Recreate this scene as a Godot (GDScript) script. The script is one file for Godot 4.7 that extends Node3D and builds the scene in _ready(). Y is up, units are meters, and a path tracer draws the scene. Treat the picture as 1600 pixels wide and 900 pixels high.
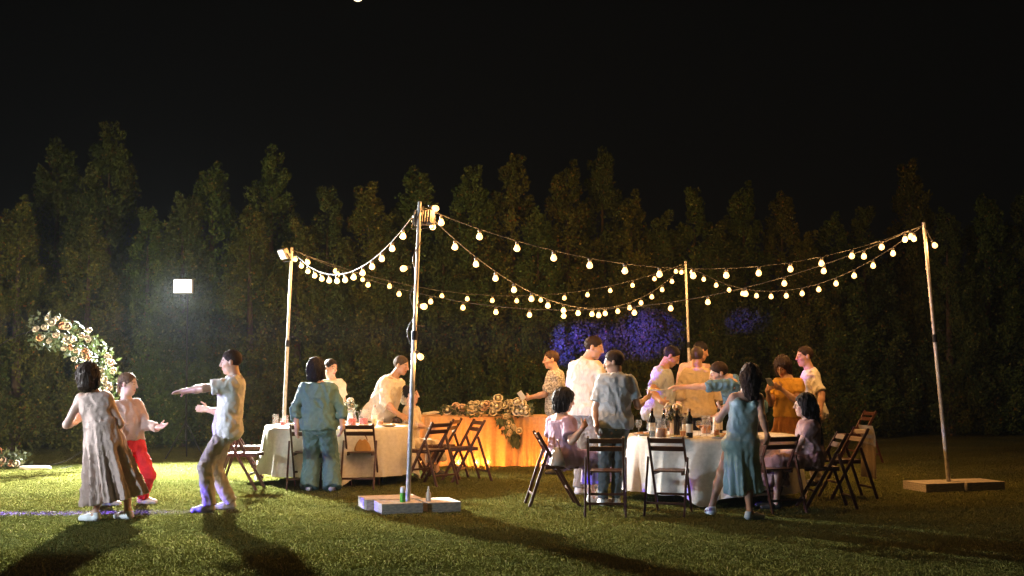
extends Node3D

var M := {}
var taken := {}
var creases: FastNoiseLite
var jobs := []
var results := []
const VERBOSE := false

func V(x, y, z) -> Vector3:
	return Vector3(x, y, z)

# ---------------------------------------------------------------- mesh builder
class MB:
	var v := PackedVector3Array()
	var n := PackedVector3Array()
	var c := PackedColorArray()
	var ix := PackedInt32Array()
	var col := Color(1, 1, 1)

	func vert(p: Vector3, nn: Vector3) -> int:
		v.append(p); n.append(nn); c.append(col)
		return v.size() - 1

	func tri(a: int, b: int, d: int) -> void:
		var g := (v[b] - v[a]).cross(v[d] - v[a])
		if g.dot(n[a] + n[b] + n[d]) > 0.0:
			ix.append(a); ix.append(d); ix.append(b)
		else:
			ix.append(a); ix.append(b); ix.append(d)

	func quad(a: int, b: int, d: int, e: int) -> void:
		tri(a, b, d); tri(a, d, e)

	func face(p: Array) -> void:
		var nn: Vector3 = (p[1] - p[0]).cross(p[2] - p[0]).normalized()
		var s := v.size()
		for q in p: vert(q, nn)
		for i in range(1, p.size() - 1): tri(s, s + i, s + i + 1)

	# box with chamfered edges: t places it, size is its full size
	func box(t: Transform3D, size: Vector3, ch := 0.004) -> void:
		var h := size * 0.5
		ch = minf(ch, minf(h.x, minf(h.y, h.z)) * 0.6)
		var axes := [Vector3(1, 0, 0), Vector3(0, 1, 0), Vector3(0, 0, 1)]
		var cn := {}
		for sx in [-1, 1]:
			for sy in [-1, 1]:
				for sz in [-1, 1]:
					var s := Vector3(sx, sy, sz)
					for a in 3:
						var q := Vector3(sx * (h.x - ch), sy * (h.y - ch), sz * (h.z - ch))
						q[a] = s[a] * h[a]
						cn[[sx, sy, sz, a]] = t * q
		for a in 3:
			var b := (a + 1) % 3
			var d := (a + 2) % 3
			for s in [-1, 1]:
				var ks := []
				for w in [[-1, -1], [1, -1], [1, 1], [-1, 1]]:
					var k := [0, 0, 0, a]
					k[a] = s; k[b] = w[0]; k[d] = w[1]
					ks.append(cn[k])
				flat_out(ks, t.basis * (axes[a] * s))
			for s in [-1, 1]:
				for u in [-1, 1]:
					var e := []
					for w in [[-1, b], [1, b], [1, d], [-1, d]]:
						var k := [0, 0, 0, w[1]]
						k[a] = w[0]; k[b] = s; k[d] = u
						e.append(cn[k])
					flat_out(e, t.basis * (axes[b] * s + axes[d] * u))

	func flat_out(p: Array, outw: Vector3) -> void:
		var nn: Vector3 = (p[1] - p[0]).cross(p[2] - p[0]).normalized()
		if nn.dot(outw) < 0.0: nn = -nn
		var s := v.size()
		for q in p: vert(q, nn)
		for i in range(1, p.size() - 1): tri(s, s + i, s + i + 1)

	# beam between two points with a rectangular section (w across 'side', h the other way)
	func beam(a: Vector3, b: Vector3, w: float, hh: float, side: Vector3, ch := 0.004) -> void:
		var y := (b - a).normalized()
		var x := (side - y * side.dot(y)).normalized()
		var z := x.cross(y)
		box(Transform3D(Basis(x, y, z), (a + b) * 0.5), Vector3(w, a.distance_to(b), hh), ch)

	func tube(pts: PackedVector3Array, r: PackedFloat32Array, seg := 8, caps := true) -> void:
		var prev := -1
		var first := v.size()
		var ref := Vector3(0.31, 0.2, 0.93).normalized()
		for i in pts.size():
			var d: Vector3
			if i == 0: d = pts[1] - pts[0]
			elif i == pts.size() - 1: d = pts[i] - pts[i - 1]
			else: d = pts[i + 1] - pts[i - 1]
			d = d.normalized()
			if absf(ref.dot(d)) > 0.95: ref = Vector3(0.9, 0.1, 0.2).normalized()
			var x := (ref - d * ref.dot(d)).normalized()
			ref = x
			var y := d.cross(x)
			var s := v.size()
			for k in seg:
				var an := TAU * k / seg
				var o := x * cos(an) + y * sin(an)
				vert(pts[i] + o * r[i % r.size()], o)
			if prev >= 0:
				for k in seg: quad(prev + k, prev + (k + 1) % seg, s + (k + 1) % seg, s + k)
			prev = s
		if caps:
			for e in [0, 1]:
				var ps := pts[0] if e == 0 else pts[pts.size() - 1]
				var dd := (pts[0] - pts[1]).normalized() if e == 0 else (pts[pts.size() - 1] - pts[pts.size() - 2]).normalized()
				var src := first if e == 0 else prev
				var cidx := vert(ps, dd)
				var rim := v.size()
				for k in seg: vert(v[src + k], dd)
				for k in seg: tri(cidx, rim + k, rim + (k + 1) % seg)

	# profile: points (radius, height) from bottom to top
	func lathe(prof: Array, seg := 16, at := Vector3.ZERO) -> void:
		var prev := -1
		for i in prof.size():
			var a: Vector2 = prof[maxi(i - 1, 0)]
			var b: Vector2 = prof[mini(i + 1, prof.size() - 1)]
			var t := (b - a).normalized()
			var nr := Vector2(t.y, -t.x)
			var s := v.size()
			for k in seg:
				var an := TAU * k / seg
				var o := Vector3(cos(an), 0, sin(an))
				vert(at + o * prof[i].x + Vector3(0, prof[i].y, 0), (o * nr.x + Vector3(0, nr.y, 0)).normalized())
			if prev >= 0:
				for k in seg: quad(prev + k, prev + (k + 1) % seg, s + (k + 1) % seg, s + k)
			prev = s

	func add(o: MB, t: Transform3D) -> void:
		var s := v.size()
		for i in o.v.size():
			v.append(t * o.v[i]); n.append((t.basis * o.n[i]).normalized()); c.append(o.c[i])
		for i in o.ix: ix.append(i + s)

	func mesh(m: Material) -> ArrayMesh:
		var a := []
		a.resize(Mesh.ARRAY_MAX)
		a[Mesh.ARRAY_VERTEX] = v
		a[Mesh.ARRAY_NORMAL] = n
		a[Mesh.ARRAY_COLOR] = c
		a[Mesh.ARRAY_INDEX] = ix
		var me := ArrayMesh.new()
		me.add_surface_from_arrays(Mesh.PRIMITIVE_TRIANGLES, a)
		me.surface_set_material(0, m)
		return me

# ---------------------------------------------------------------- distance fields for figures
class Fld:
	var A := PackedVector3Array()
	var BA := PackedVector3Array()
	var SQ := PackedVector3Array()
	var sk := PackedFloat32Array()
	var il := PackedFloat32Array()
	var ra := PackedFloat32Array()
	var rd := PackedFloat32Array()
	var le := PackedFloat32Array()
	var fl := PackedByteArray()
	var pn := PackedFloat32Array()
	var pa := PackedFloat32Array()
	var gr := PackedInt32Array()
	var gk := PackedFloat32Array()
	var gp := []
	var uk := 0.02
	var fa := 0.0
	var ff := Vector3(6.5, 4.6, 6.5)
	var noise: FastNoiseLite
	var act := PackedInt32Array()
	var all := PackedInt32Array()

	func group(k: float, planes := []) -> void:
		gk.append(k); gp.append(planes)

	func cap(a: Vector3, b: Vector3, r1: float, r2: float, flat := 0, sq := Vector3.ZERO, s := 0.0, pleat := 0.0, pamp := 0.0) -> void:
		var ba := b - a
		if s != 0.0: ba += sq * (ba.dot(sq) * s)
		A.append(a); BA.append(ba); SQ.append(sq); sk.append(s)
		il.append(1.0 / maxf(ba.length_squared(), 1e-8)); le.append(ba.length())
		ra.append(r1); rd.append(r2 - r1); fl.append(flat); pn.append(pleat); pa.append(pamp)
		gr.append(gk.size() - 1)
		all.append(A.size() - 1)

	func one(i: int, p: Vector3) -> float:
		var q := p - A[i]
		if sk[i] != 0.0: q += SQ[i] * (q.dot(SQ[i]) * sk[i])
		var t := q.dot(BA[i]) * il[i]
		var tc := clampf(t, 0.0, 1.0)
		if fl[i] == 0:
			return (q - BA[i] * tc).length() - ra[i] - rd[i] * tc
		var o := q - BA[i] * t
		var r := o.length() - ra[i] - rd[i] * tc
		if pn[i] > 0.0:
			var an := atan2(o.z, o.x)
			r -= pa[i] * (0.06 + 0.94 * tc) * (sin(an * pn[i] + 1.4 * sin(an * 2.0 + 0.7) + tc * 1.2) + 0.45 * sin(an * pn[i] * 2.3 + 2.0))
		return maxf(r, (absf(t - 0.5) - 0.5) * le[i])

	func d(p: Vector3) -> float:
		var best := 10.0
		var cur := 10.0
		var cg := -1
		for i in act:
			var g := gr[i]
			if g != cg:
				if cg >= 0: best = join(best, cur, cg, p)
				cg = g
				cur = 10.0
			var e := one(i, p)
			var k := gk[g]
			var h := maxf(k - absf(cur - e), 0.0) / k
			cur = minf(cur, e) - h * h * k * 0.25
		if cg >= 0: best = join(best, cur, cg, p)
		if fa != 0.0 and absf(best) < 0.09:
			best += fa * (absf(noise.get_noise_3d(p.x * ff.x + p.y * 2.5, p.y * ff.y - p.x * 2.0, p.z * ff.z)) * 2.6 - 0.6) + fa * 0.3 * noise.get_noise_3d(p.x * 23.0, p.y * 15.0, p.z * 23.0)
		return best

	func join(best: float, cur: float, g: int, p: Vector3) -> float:
		for pl in gp[g]: cur = maxf(cur, (pl as Plane).distance_to(p))
		var h := maxf(uk - absf(best - cur), 0.0) / uk
		return minf(best, cur) - h * h * uk * 0.25

	func focus(p: Vector3, r: float) -> void:
		act = PackedInt32Array()
		for i in all:
			if one(i, p) < r * (1.0 + sk[i]) + 0.16: act.append(i)

	func bounds() -> AABB:
		var b := AABB(A[0], Vector3.ZERO)
		for i in A.size():
			var e := A[i] + BA[i]
			if sk[i] != 0.0: e = A[i] + BA[i] - SQ[i] * (BA[i].dot(SQ[i]) * sk[i] / (1.0 + sk[i]))
			b = b.merge(AABB(A[i], Vector3.ZERO).grow(ra[i] + 0.05)).merge(AABB(e, Vector3.ZERO).grow(ra[i] + rd[i] + 0.05 + pa[i] * 1.5))
		return b

class HeadFld:
	var o: Vector3
	var fr: Basis   # columns: side, up, forward
	var inv: Basis
	var s := 1.0
	var nk: Vector3
	func ell(p: Vector3, c: Vector3, r: Vector3) -> float:
		var q := (p - c) / r
		var k0 := q.length()
		var k1 := (q / r).length()
		return k0 * (k0 - 1.0) / maxf(k1, 1e-5)
	func sm(a: float, b: float, k: float) -> float:
		var h := maxf(k - absf(a - b), 0.0) / k
		return minf(a, b) - h * h * k * 0.25
	func cp(p: Vector3, a: Vector3, b: Vector3, r1: float, r2: float) -> float:
		var ba := b - a
		var t := clampf((p - a).dot(ba) / ba.length_squared(), 0.0, 1.0)
		return (p - a - ba * t).length() - lerpf(r1, r2, t)
	func d(w: Vector3) -> float:
		var p := inv * (w - o) / s
		var q := Vector3(absf(p.x), p.y, p.z)
		var e := ell(p, Vector3(0, 0.034, -0.012), Vector3(0.075, 0.086, 0.097))
		e = sm(e, ell(p, Vector3(0, -0.036, 0.022), Vector3(0.058, 0.08, 0.07)), 0.03)
		e = sm(e, cp(q, Vector3(0, -0.1, 0.062), Vector3(0.03, -0.085, 0.03), 0.02, 0.02), 0.03)
		e = sm(e, cp(q, Vector3(0, 0.024, 0.083), Vector3(0.034, 0.022, 0.07), 0.013, 0.011), 0.015)
		e = sm(e, cp(q, Vector3(0.038, -0.022, 0.06), Vector3(0.05, -0.015, 0.03), 0.018, 0.018), 0.02)
		var so := (q - Vector3(0.031, 0.003, 0.101)).length() - 0.016
		e = -sm(-e, so, 0.016)
		e = sm(e, (q - Vector3(0.031, 0.003, 0.077)).length() - 0.0125, 0.004)
		e = sm(e, cp(p, Vector3(0, 0.015, 0.092), Vector3(0, -0.027, 0.111), 0.008, 0.0125), 0.012)
		e = sm(e, cp(q, Vector3(0, -0.03, 0.1), Vector3(0.013, -0.031, 0.092), 0.01, 0.008), 0.008)
		e = sm(e, cp(q, Vector3(0, -0.057, 0.091), Vector3(0.02, -0.058, 0.082), 0.0075, 0.005), 0.006)
		e = sm(e, cp(q, Vector3(0, -0.07, 0.089), Vector3(0.017, -0.068, 0.082), 0.0085, 0.005), 0.006)
		e = sm(e, ell(q, Vector3(0.077, -0.006, -0.012), Vector3(0.011, 0.032, 0.02)), 0.008)
		e = minf(e, 10.0) * s
		var kk := maxf(0.03 - absf(e - 0.0), 0.0)
		return sm(e, cp(w, o + fr * Vector3(0, -0.07 * s, -0.02 * s), nk, 0.054 * s, 0.062 * s), 0.03) + kk * 0.0
	func focus(_p: Vector3, _r: float) -> void:
		pass

class HairFld:
	extends HeadFld
	var style := "short"
	var grow := 0.0
	var tail := Vector3.ZERO
	var noise: FastNoiseLite
	func d(w: Vector3) -> float:
		var p := inv * (w - o) / s
		var full := 0.012 if style == "bob" or style == "long" else 0.0
		var e := ell(p, Vector3(0, 0.036, -0.016), Vector3(0.083 + grow + full, 0.096 + grow + full * 0.6, 0.107 + grow + full * 0.5))
		var strand := noise.get_noise_3d(p.x * 70.0, p.y * 12.0, p.z * 70.0)
		if style == "short":
			var rough := noise.get_noise_3d(p.x * 160.0, p.y * 90.0, p.z * 160.0)
			e = ell(p, Vector3(0, 0.036, -0.014), Vector3(0.0785 + grow, 0.095 + grow, 0.104 + grow)) + 0.003 * rough
			e = maxf(e, -ell(p, Vector3(0, -0.035, 0.08), Vector3(0.078, 0.103, 0.085)) + 0.006 * rough)
			e = maxf(e, (-p.y - 0.06 + maxf(0.0, p.z + 0.055) * 0.85) * 0.75 + 0.006 * rough)
		elif style == "tied" or style == "bun":
			e += 0.004 * strand
			e = maxf(e, -ell(p, Vector3(0, -0.035, 0.08), Vector3(0.075, 0.103, 0.085)) + 0.004 * strand)
			e = maxf(e, (-p.y - 0.05 + maxf(0.0, p.z + 0.055) * 0.7) * 0.8)
			if style == "bun":
				var bl := (p - Vector3(0, 0.10, -0.085)).length() - 0.042
				e = sm(e, bl + 0.005 * strand, 0.015)
			else:
				e = sm(e, cp(p, Vector3(0, 0.0, -0.1), Vector3(0.01, -0.1, -0.105), 0.026, 0.014) + 0.004 * strand, 0.02)
		else:
			e = sm(e, cp(p, Vector3(0, -0.02, -0.045), Vector3(0, -0.08, -0.045), 0.088 + grow, 0.072 + grow), 0.04)
			var x := Vector3(absf(p.x), p.y, p.z)
			e = sm(e, cp(x, Vector3(0.064, 0.02, -0.005), Vector3(0.07, -0.09, 0.0), 0.042, 0.03 + grow), 0.03)
			if style == "long":
				var a := Vector3(0, -0.04, -0.06)
				var q := inv * tail / s
				e = sm(e, cp(p, a, a + q, 0.085, 0.05), 0.05)
				e = sm(e, cp(p, a + Vector3(0.04, 0, 0), a + q * 0.92 + Vector3(0.05, 0, 0), 0.05, 0.03), 0.03)
				e = sm(e, cp(p, a - Vector3(0.04, 0, 0), a + q * 0.9 - Vector3(0.05, 0, 0), 0.05, 0.03), 0.03)
			e += 0.012 * strand + 0.010 * noise.get_noise_3d(p.x * 24.0, p.y * 5.0, p.z * 24.0)
			var fc := ell(p, Vector3(0, -0.045, 0.092), Vector3(0.058, 0.098, 0.075))
			e = maxf(e, -fc)
		return e * s

class Mesher:
	# surface nets over blocks of four cells
	static func run(f, b: AABB, h: float, out: MB) -> void:
		var lo := b.position
		var nx := int(ceil(b.size.x / (h * 4.0))) + 1
		var ny := int(ceil(b.size.y / (h * 4.0))) + 1
		var nz := int(ceil(b.size.z / (h * 4.0))) + 1
		var rb := h * 4.0 * 0.87
		var cx := nx * 4 + 2
		var cy := ny * 4 + 2
		var blocks := {}
		var simple: bool = not (f is Fld)
		var todo := PackedInt32Array()
		for bz in range(0, nz, 3):
			for by in range(0, ny, 3):
				for bx in range(0, nx, 3):
					if not simple: f.act = f.all
					var big: float = f.d(lo + (Vector3(bx, by, bz) + Vector3.ONE * 1.5) * (h * 4.0))
					if absf(big) > rb * 3.0 * 1.5 + 0.03: continue
					for z in range(bz, mini(bz + 3, nz)):
						for y in range(by, mini(by + 3, ny)):
							for x in range(bx, mini(bx + 3, nx)): todo.append((z * ny + y) * nx + x)
		if true:
			if true:
				for at in todo:
					var bx := at % nx
					var by := (at / nx) % ny
					var bz := at / (nx * ny)
					var org := lo + Vector3(bx, by, bz) * (h * 4.0)
					var mid := org + Vector3.ONE * (h * 2.0)
					if not simple: f.act = f.all
					var dm: float = f.d(mid)
					if absf(dm) > rb * 1.5 + 0.01: continue
					if not simple: f.focus(mid, rb)
					var vals := PackedFloat32Array()
					vals.resize(125)
					var i := 0
					var pos := false
					var neg := false
					for z in 5:
						for y in 5:
							for x in 5:
								var e: float = f.d(org + Vector3(x, y, z) * h)
								vals[i] = e
								i += 1
								if e < 0.0: neg = true
								else: pos = true
					if pos and neg: blocks[(bz * ny + by) * nx + bx] = vals
		var ids := {}
		for key in blocks:
			var vals: PackedFloat32Array = blocks[key]
			var bx: int = key % nx
			var by: int = (key / nx) % ny
			var bz: int = key / (nx * ny)
			for z in 4:
				for y in 4:
					for x in 4:
						var i := z * 25 + y * 5 + x
						var a := vals[i]
						var b1 := vals[i + 1]
						var c1 := vals[i + 5]
						var d1 := vals[i + 6]
						var e1 := vals[i + 25]
						var f1 := vals[i + 26]
						var g1 := vals[i + 30]
						var h1 := vals[i + 31]
						var m := int(a < 0.0) + int(b1 < 0.0) + int(c1 < 0.0) + int(d1 < 0.0) + int(e1 < 0.0) + int(f1 < 0.0) + int(g1 < 0.0) + int(h1 < 0.0)
						if m == 0 or m == 8: continue
						var sum := Vector3.ZERO
						var cnt := 0
						if (a < 0.0) != (b1 < 0.0): sum += Vector3(a / (a - b1), 0, 0); cnt += 1
						if (c1 < 0.0) != (d1 < 0.0): sum += Vector3(c1 / (c1 - d1), 1, 0); cnt += 1
						if (e1 < 0.0) != (f1 < 0.0): sum += Vector3(e1 / (e1 - f1), 0, 1); cnt += 1
						if (g1 < 0.0) != (h1 < 0.0): sum += Vector3(g1 / (g1 - h1), 1, 1); cnt += 1
						if (a < 0.0) != (c1 < 0.0): sum += Vector3(0, a / (a - c1), 0); cnt += 1
						if (b1 < 0.0) != (d1 < 0.0): sum += Vector3(1, b1 / (b1 - d1), 0); cnt += 1
						if (e1 < 0.0) != (g1 < 0.0): sum += Vector3(0, e1 / (e1 - g1), 1); cnt += 1
						if (f1 < 0.0) != (h1 < 0.0): sum += Vector3(1, f1 / (f1 - h1), 1); cnt += 1
						if (a < 0.0) != (e1 < 0.0): sum += Vector3(0, 0, a / (a - e1)); cnt += 1
						if (b1 < 0.0) != (f1 < 0.0): sum += Vector3(1, 0, b1 / (b1 - f1)); cnt += 1
						if (c1 < 0.0) != (g1 < 0.0): sum += Vector3(0, 1, c1 / (c1 - g1)); cnt += 1
						if (d1 < 0.0) != (h1 < 0.0): sum += Vector3(1, 1, d1 / (d1 - h1)); cnt += 1
						var gx := bx * 4 + x
						var gy := by * 4 + y
						var gz := bz * 4 + z
						var p := lo + (Vector3(gx, gy, gz) + sum / cnt) * h
						var nn := Vector3(b1 + d1 + f1 + h1 - a - c1 - e1 - g1, c1 + d1 + g1 + h1 - a - b1 - e1 - f1, e1 + f1 + g1 + h1 - a - b1 - c1 - d1).normalized()
						ids[(gz * cy + gy) * cx + gx] = out.vert(p, nn)
		for key in blocks:
			var vals: PackedFloat32Array = blocks[key]
			var bx: int = key % nx
			var by: int = (key / nx) % ny
			var bz: int = key / (nx * ny)
			for z in 4:
				for y in 4:
					for x in 4:
						var i := z * 25 + y * 5 + x
						var a := vals[i] < 0.0
						var k := ((bz * 4 + z) * cy + by * 4 + y) * cx + bx * 4 + x
						if a != (vals[i + 1] < 0.0): Mesher.q4(out, ids, k, k - cx, k - cx - cx * cy, k - cx * cy)
						if a != (vals[i + 5] < 0.0): Mesher.q4(out, ids, k, k - 1, k - 1 - cx * cy, k - cx * cy)
						if a != (vals[i + 25] < 0.0): Mesher.q4(out, ids, k, k - 1, k - 1 - cx, k - cx)

	static func q4(out: MB, ids: Dictionary, a: int, b: int, c: int, d: int) -> void:
		if ids.has(a) and ids.has(b) and ids.has(c) and ids.has(d):
			out.quad(ids[a], ids[b], ids[c], ids[d])

# ---------------------------------------------------------------- scene helpers
func numbered(called: String) -> String:
	if not taken.has(called):
		taken[called] = 0
		return called
	taken[called] += 1
	return "%s_%03d" % [called, taken[called]]

func tag(o: Node3D, label: String, category: String, grp := "", kind := "") -> void:
	if label != "": o.set_meta("label", label)
	if category != "": o.set_meta("category", category)
	if grp != "": o.set_meta("group", grp)
	if kind != "": o.set_meta("kind", kind)

func thing(called: String, label: String, category: String, at := Vector3.ZERO, turn := 0.0, grp := "") -> Node3D:
	var o := Node3D.new()
	o.name = numbered(called)
	add_child(o)
	o.position = at
	o.rotation.y = turn
	tag(o, label, category, grp)
	return o

func put(called: String, mb: MB, m, parent: Node3D) -> MeshInstance3D:
	var o := MeshInstance3D.new()
	o.name = called
	o.mesh = mb.mesh(mt(m))
	parent.add_child(o, true)
	return o

func put_mesh(called: String, me: Mesh, parent: Node3D, at := Transform3D()) -> MeshInstance3D:
	var o := MeshInstance3D.new()
	o.name = called
	o.mesh = me
	o.transform = at
	parent.add_child(o, true)
	return o

func single(called: String, mb: MB, m, at: Vector3, label: String, category: String, grp := "", turn := 0.0) -> MeshInstance3D:
	var o := MeshInstance3D.new()
	o.name = numbered(called)
	o.mesh = mb.mesh(mt(m))
	add_child(o)
	o.position = at
	o.rotation.y = turn
	tag(o, label, category, grp)
	return o

func mt(k) -> Material:
	return M[k] if k is String else k

func lin(r: float, g: float, b: float) -> Color:
	return Color(r, g, b).linear_to_srgb()

func noise_tex(seed_: int, freq: float, lo: Color, hi: Color, size := 256, octaves := 4) -> ImageTexture:
	var fn := FastNoiseLite.new()
	fn.seed = seed_
	fn.frequency = freq
	fn.fractal_octaves = octaves
	var g := fn.get_seamless_image(size, size)
	var im := Image.create(size, size, false, Image.FORMAT_RGB8)
	for y in size:
		for x in size:
			im.set_pixel(x, y, lo.lerp(hi, g.get_pixel(x, y).r))
	return ImageTexture.create_from_image(im)

func mat(key: String, col: Color, rough := 0.8, metal := 0.0) -> StandardMaterial3D:
	var m := StandardMaterial3D.new()
	m.resource_name = key
	m.albedo_color = lin(col.r, col.g, col.b)
	m.roughness = rough
	m.metallic = metal
	M[key] = m
	return m

func cloth(key: String, col: Color, rough := 0.85, weave := 1.0) -> void:
	var m := mat(key, col, rough)
	m.rim_enabled = true
	m.rim = 0.15
	m.albedo_texture = M["_mottle"]
	m.uv1_triplanar = true
	m.uv1_scale = Vector3.ONE * 3.0
	m.heightmap_enabled = true
	m.heightmap_texture = M["_weave"]
	m.heightmap_scale = 0.12 * weave
	m.backlight_enabled = true
	m.backlight = Color(0.12, 0.12, 0.12)

func materials() -> void:
	M["_mottle"] = noise_tex(3, 0.02, Color(0.86, 0.86, 0.86), Color(1, 1, 1), 256)
	M["_weave"] = noise_tex(5, 0.09, Color(0, 0, 0), Color(1, 1, 1), 256, 3)
	for a in [["rose_linen", 0.54, 0.38, 0.32], ["blush_blouse", 0.50, 0.33, 0.28], ["red_cloth", 0.62, 0.012, 0.02], ["khaki", 0.42, 0.37, 0.30],
		["white_shirt", 0.72, 0.69, 0.64], ["teal_linen", 0.105, 0.20, 0.185], ["grey_denim", 0.17, 0.20, 0.23], ["cream_cloth", 0.72, 0.62, 0.50],
		["brown_cloth", 0.10, 0.05, 0.03], ["navy_cloth", 0.02, 0.024, 0.045], ["stone_trousers", 0.32, 0.30, 0.28], ["pale_shirt", 0.52, 0.57, 0.62],
		["lilac_cloth", 0.46, 0.32, 0.50], ["cream_shirt", 0.70, 0.56, 0.36], ["blue_tee", 0.10, 0.23, 0.34], ["ochre_cloth", 0.50, 0.20, 0.025],
		["yellow_cloth", 0.66, 0.36, 0.04], ["pink_cloth", 0.36, 0.22, 0.21], ["table_linen", 0.74, 0.71, 0.67], ["peach_cloth", 0.66, 0.42, 0.24],
		["beige_jacket", 0.27, 0.20, 0.11]]:
		cloth(a[0], Color(a[1], a[2], a[3]))
	cloth("aqua_satin", Color(0.36, 0.53, 0.54), 0.38, 0.3)
	cloth("ribbed_shirt", Color(0.72, 0.67, 0.60))
	var im := Image.create(64, 64, false, Image.FORMAT_RGB8)
	for x in 64:
		for y in 64:
			var k := 0.86 if x % 16 < 5 else 1.0
			im.set_pixel(x, y, Color(k, k, k))
	M["ribbed_shirt"].albedo_texture = ImageTexture.create_from_image(im)
	M["ribbed_shirt"].uv1_scale = Vector3.ONE * 16.0
	cloth("print_shirt", Color(0.70, 0.67, 0.64))
	M["print_shirt"].albedo_texture = noise_tex(17, 0.035, Color(0.25, 0.24, 0.24), Color(1.25, 1.25, 1.25), 256, 2)
	mat("white_canvas", Color(0.75, 0.73, 0.72), 0.7)
	mat("white_sneaker", Color(0.62, 0.68, 0.72), 0.6)
	mat("grey_canvas", Color(0.50, 0.48, 0.50), 0.7)
	mat("black_shoe", Color(0.02, 0.02, 0.02), 0.5)
	for a in [["fair", 0.55, 0.34, 0.26], ["tan", 0.45, 0.26, 0.18]]:
		var m := mat("skin_" + a[0], Color(a[1], a[2], a[3]), 0.5)
		m.vertex_color_use_as_albedo = true
		m.subsurf_scatter_enabled = true
		m.subsurf_scatter_strength = 0.15
	for a in [["dark_brown", 0.035, 0.018, 0.010], ["black_hair", 0.012, 0.009, 0.009], ["light_brown", 0.13, 0.07, 0.035], ["brown", 0.06, 0.032, 0.018], ["grey_brown", 0.09, 0.065, 0.045]]:
		var m := mat(a[0], Color(a[1], a[2], a[3]), 0.6)
		m.metallic_specular = 0.3
		m.albedo_texture = noise_tex(29, 0.06, Color(0.5, 0.5, 0.5), Color(1.4, 1.4, 1.4), 128)
		m.uv1_triplanar = true
		m.uv1_scale = Vector3(14, 2.0, 14)
		m.heightmap_enabled = true
		m.heightmap_texture = M["_weave"]
		m.heightmap_scale = 0.3
	var w := mat("chair_wood", Color(0.075, 0.028, 0.014), 0.36)
	w.albedo_texture = noise_tex(8, 0.05, Color(0.55, 0.5, 0.5), Color(1.3, 1.25, 1.2), 256)
	w.uv1_triplanar = true
	w.uv1_scale = Vector3(9, 2, 9)
	var b := mat("board", Color(0.64, 0.59, 0.51), 0.85)
	b.albedo_texture = noise_tex(9, 0.03, Color(0.68, 0.68, 0.70), Color(1.1, 1.06, 1.03), 256)
	b.uv1_triplanar = true
	b.uv1_scale = Vector3(2, 6, 6)
	var st := mat("pole_metal", Color(0.62, 0.61, 0.60), 0.45, 0.1)
	st.albedo_texture = noise_tex(10, 0.04, Color(0.6, 0.58, 0.55), Color(1.05, 1.05, 1.05), 256)
	st.uv1_triplanar = true
	st.uv1_scale = Vector3(6, 1.0, 6)
	mat("black_metal", Color(0.015, 0.015, 0.016), 0.6, 0.0).metallic_specular = 0.25
	mat("lamp_housing", Color(0.22, 0.20, 0.18), 0.55, 0.4)
	mat("wire", Color(0.03, 0.03, 0.028), 0.6)
	mat("socket", Color(0.03, 0.028, 0.026), 0.5)
	var bu := mat("bulb_glow", Color(1.0, 0.85, 0.6), 0.3)
	bu.emission_enabled = true
	bu.emission = lin(1.0, 0.56, 0.18)
	bu.emission_energy_multiplier = 3.6
	var fl := mat("flood_glow", Color(0.9, 0.95, 1.0), 0.3)
	fl.emission_enabled = true
	fl.emission = lin(0.74, 0.90, 1.0)
	fl.emission_energy_multiplier = 1.25
	var fm := mat("flame_glow", Color(1.0, 0.6, 0.2), 0.4)
	fm.emission_enabled = true
	fm.emission = lin(1.0, 0.55, 0.16)
	fm.emission_energy_multiplier = 14.0
	var sg := mat("stage_glow", Color(0.5, 0.3, 1.0), 0.3)
	sg.emission_enabled = true
	sg.emission = lin(0.25, 0.12, 1.0)
	sg.emission_energy_multiplier = 10.0
	var mo := mat("moon_glow", Color(0.9, 0.8, 0.6), 0.9)
	mo.emission_enabled = true
	mo.emission = lin(1.0, 0.80, 0.50)
	mo.emission_energy_multiplier = 3.0
	var g := mat("glass", Color(0.9, 0.93, 0.92), 0.03)
	g.transparency = BaseMaterial3D.TRANSPARENCY_ALPHA
	g.albedo_color.a = 0.16
	g.metallic_specular = 0.8
	mat("bottle_dark", Color(0.012, 0.012, 0.008), 0.08)
	mat("bottle_green", Color(0.03, 0.06, 0.012), 0.08)
	mat("paper", Color(0.75, 0.70, 0.60), 0.8)
	var ju := mat("red_drink", Color(0.45, 0.015, 0.015), 0.08)
	ju.clearcoat_enabled = true
	var oj := mat("amber_drink", Color(0.50, 0.16, 0.02), 0.08)
	oj.clearcoat_enabled = true
	mat("china", Color(0.74, 0.72, 0.68), 0.18)
	mat("wax", Color(0.80, 0.66, 0.42), 0.5)
	for a in [["food_a", 0.45, 0.22, 0.06], ["food_b", 0.50, 0.38, 0.16], ["food_c", 0.18, 0.07, 0.03], ["food_d", 0.16, 0.24, 0.05]]:
		mat(a[0], Color(a[1], a[2], a[3]), 0.55)
	mat("screen", Color(0.02, 0.02, 0.03), 0.1)
	mat("phone_case", Color(0.25, 0.27, 0.30), 0.3)
	mat("green_label", Color(0.10, 0.45, 0.05), 0.4)
	mat("white_plastic", Color(0.72, 0.73, 0.72), 0.35)
	cloth("mustard_leather", Color(0.40, 0.19, 0.03), 0.5)
	cloth("grey_leather", Color(0.30, 0.27, 0.24), 0.5)
	for a in [["rose_white", 0.75, 0.70, 0.60], ["rose_peach", 0.70, 0.36, 0.19], ["rose_pink", 0.66, 0.46, 0.38]]:
		var m := mat(a[0], Color(a[1], a[2], a[3]), 0.7)
		m.backlight_enabled = true
		m.backlight = Color(0.25, 0.2, 0.18)
	var lf := mat("leaf", Color(1, 1, 1), 0.55)
	lf.vertex_color_use_as_albedo = true
	lf.backlight_enabled = true
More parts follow.
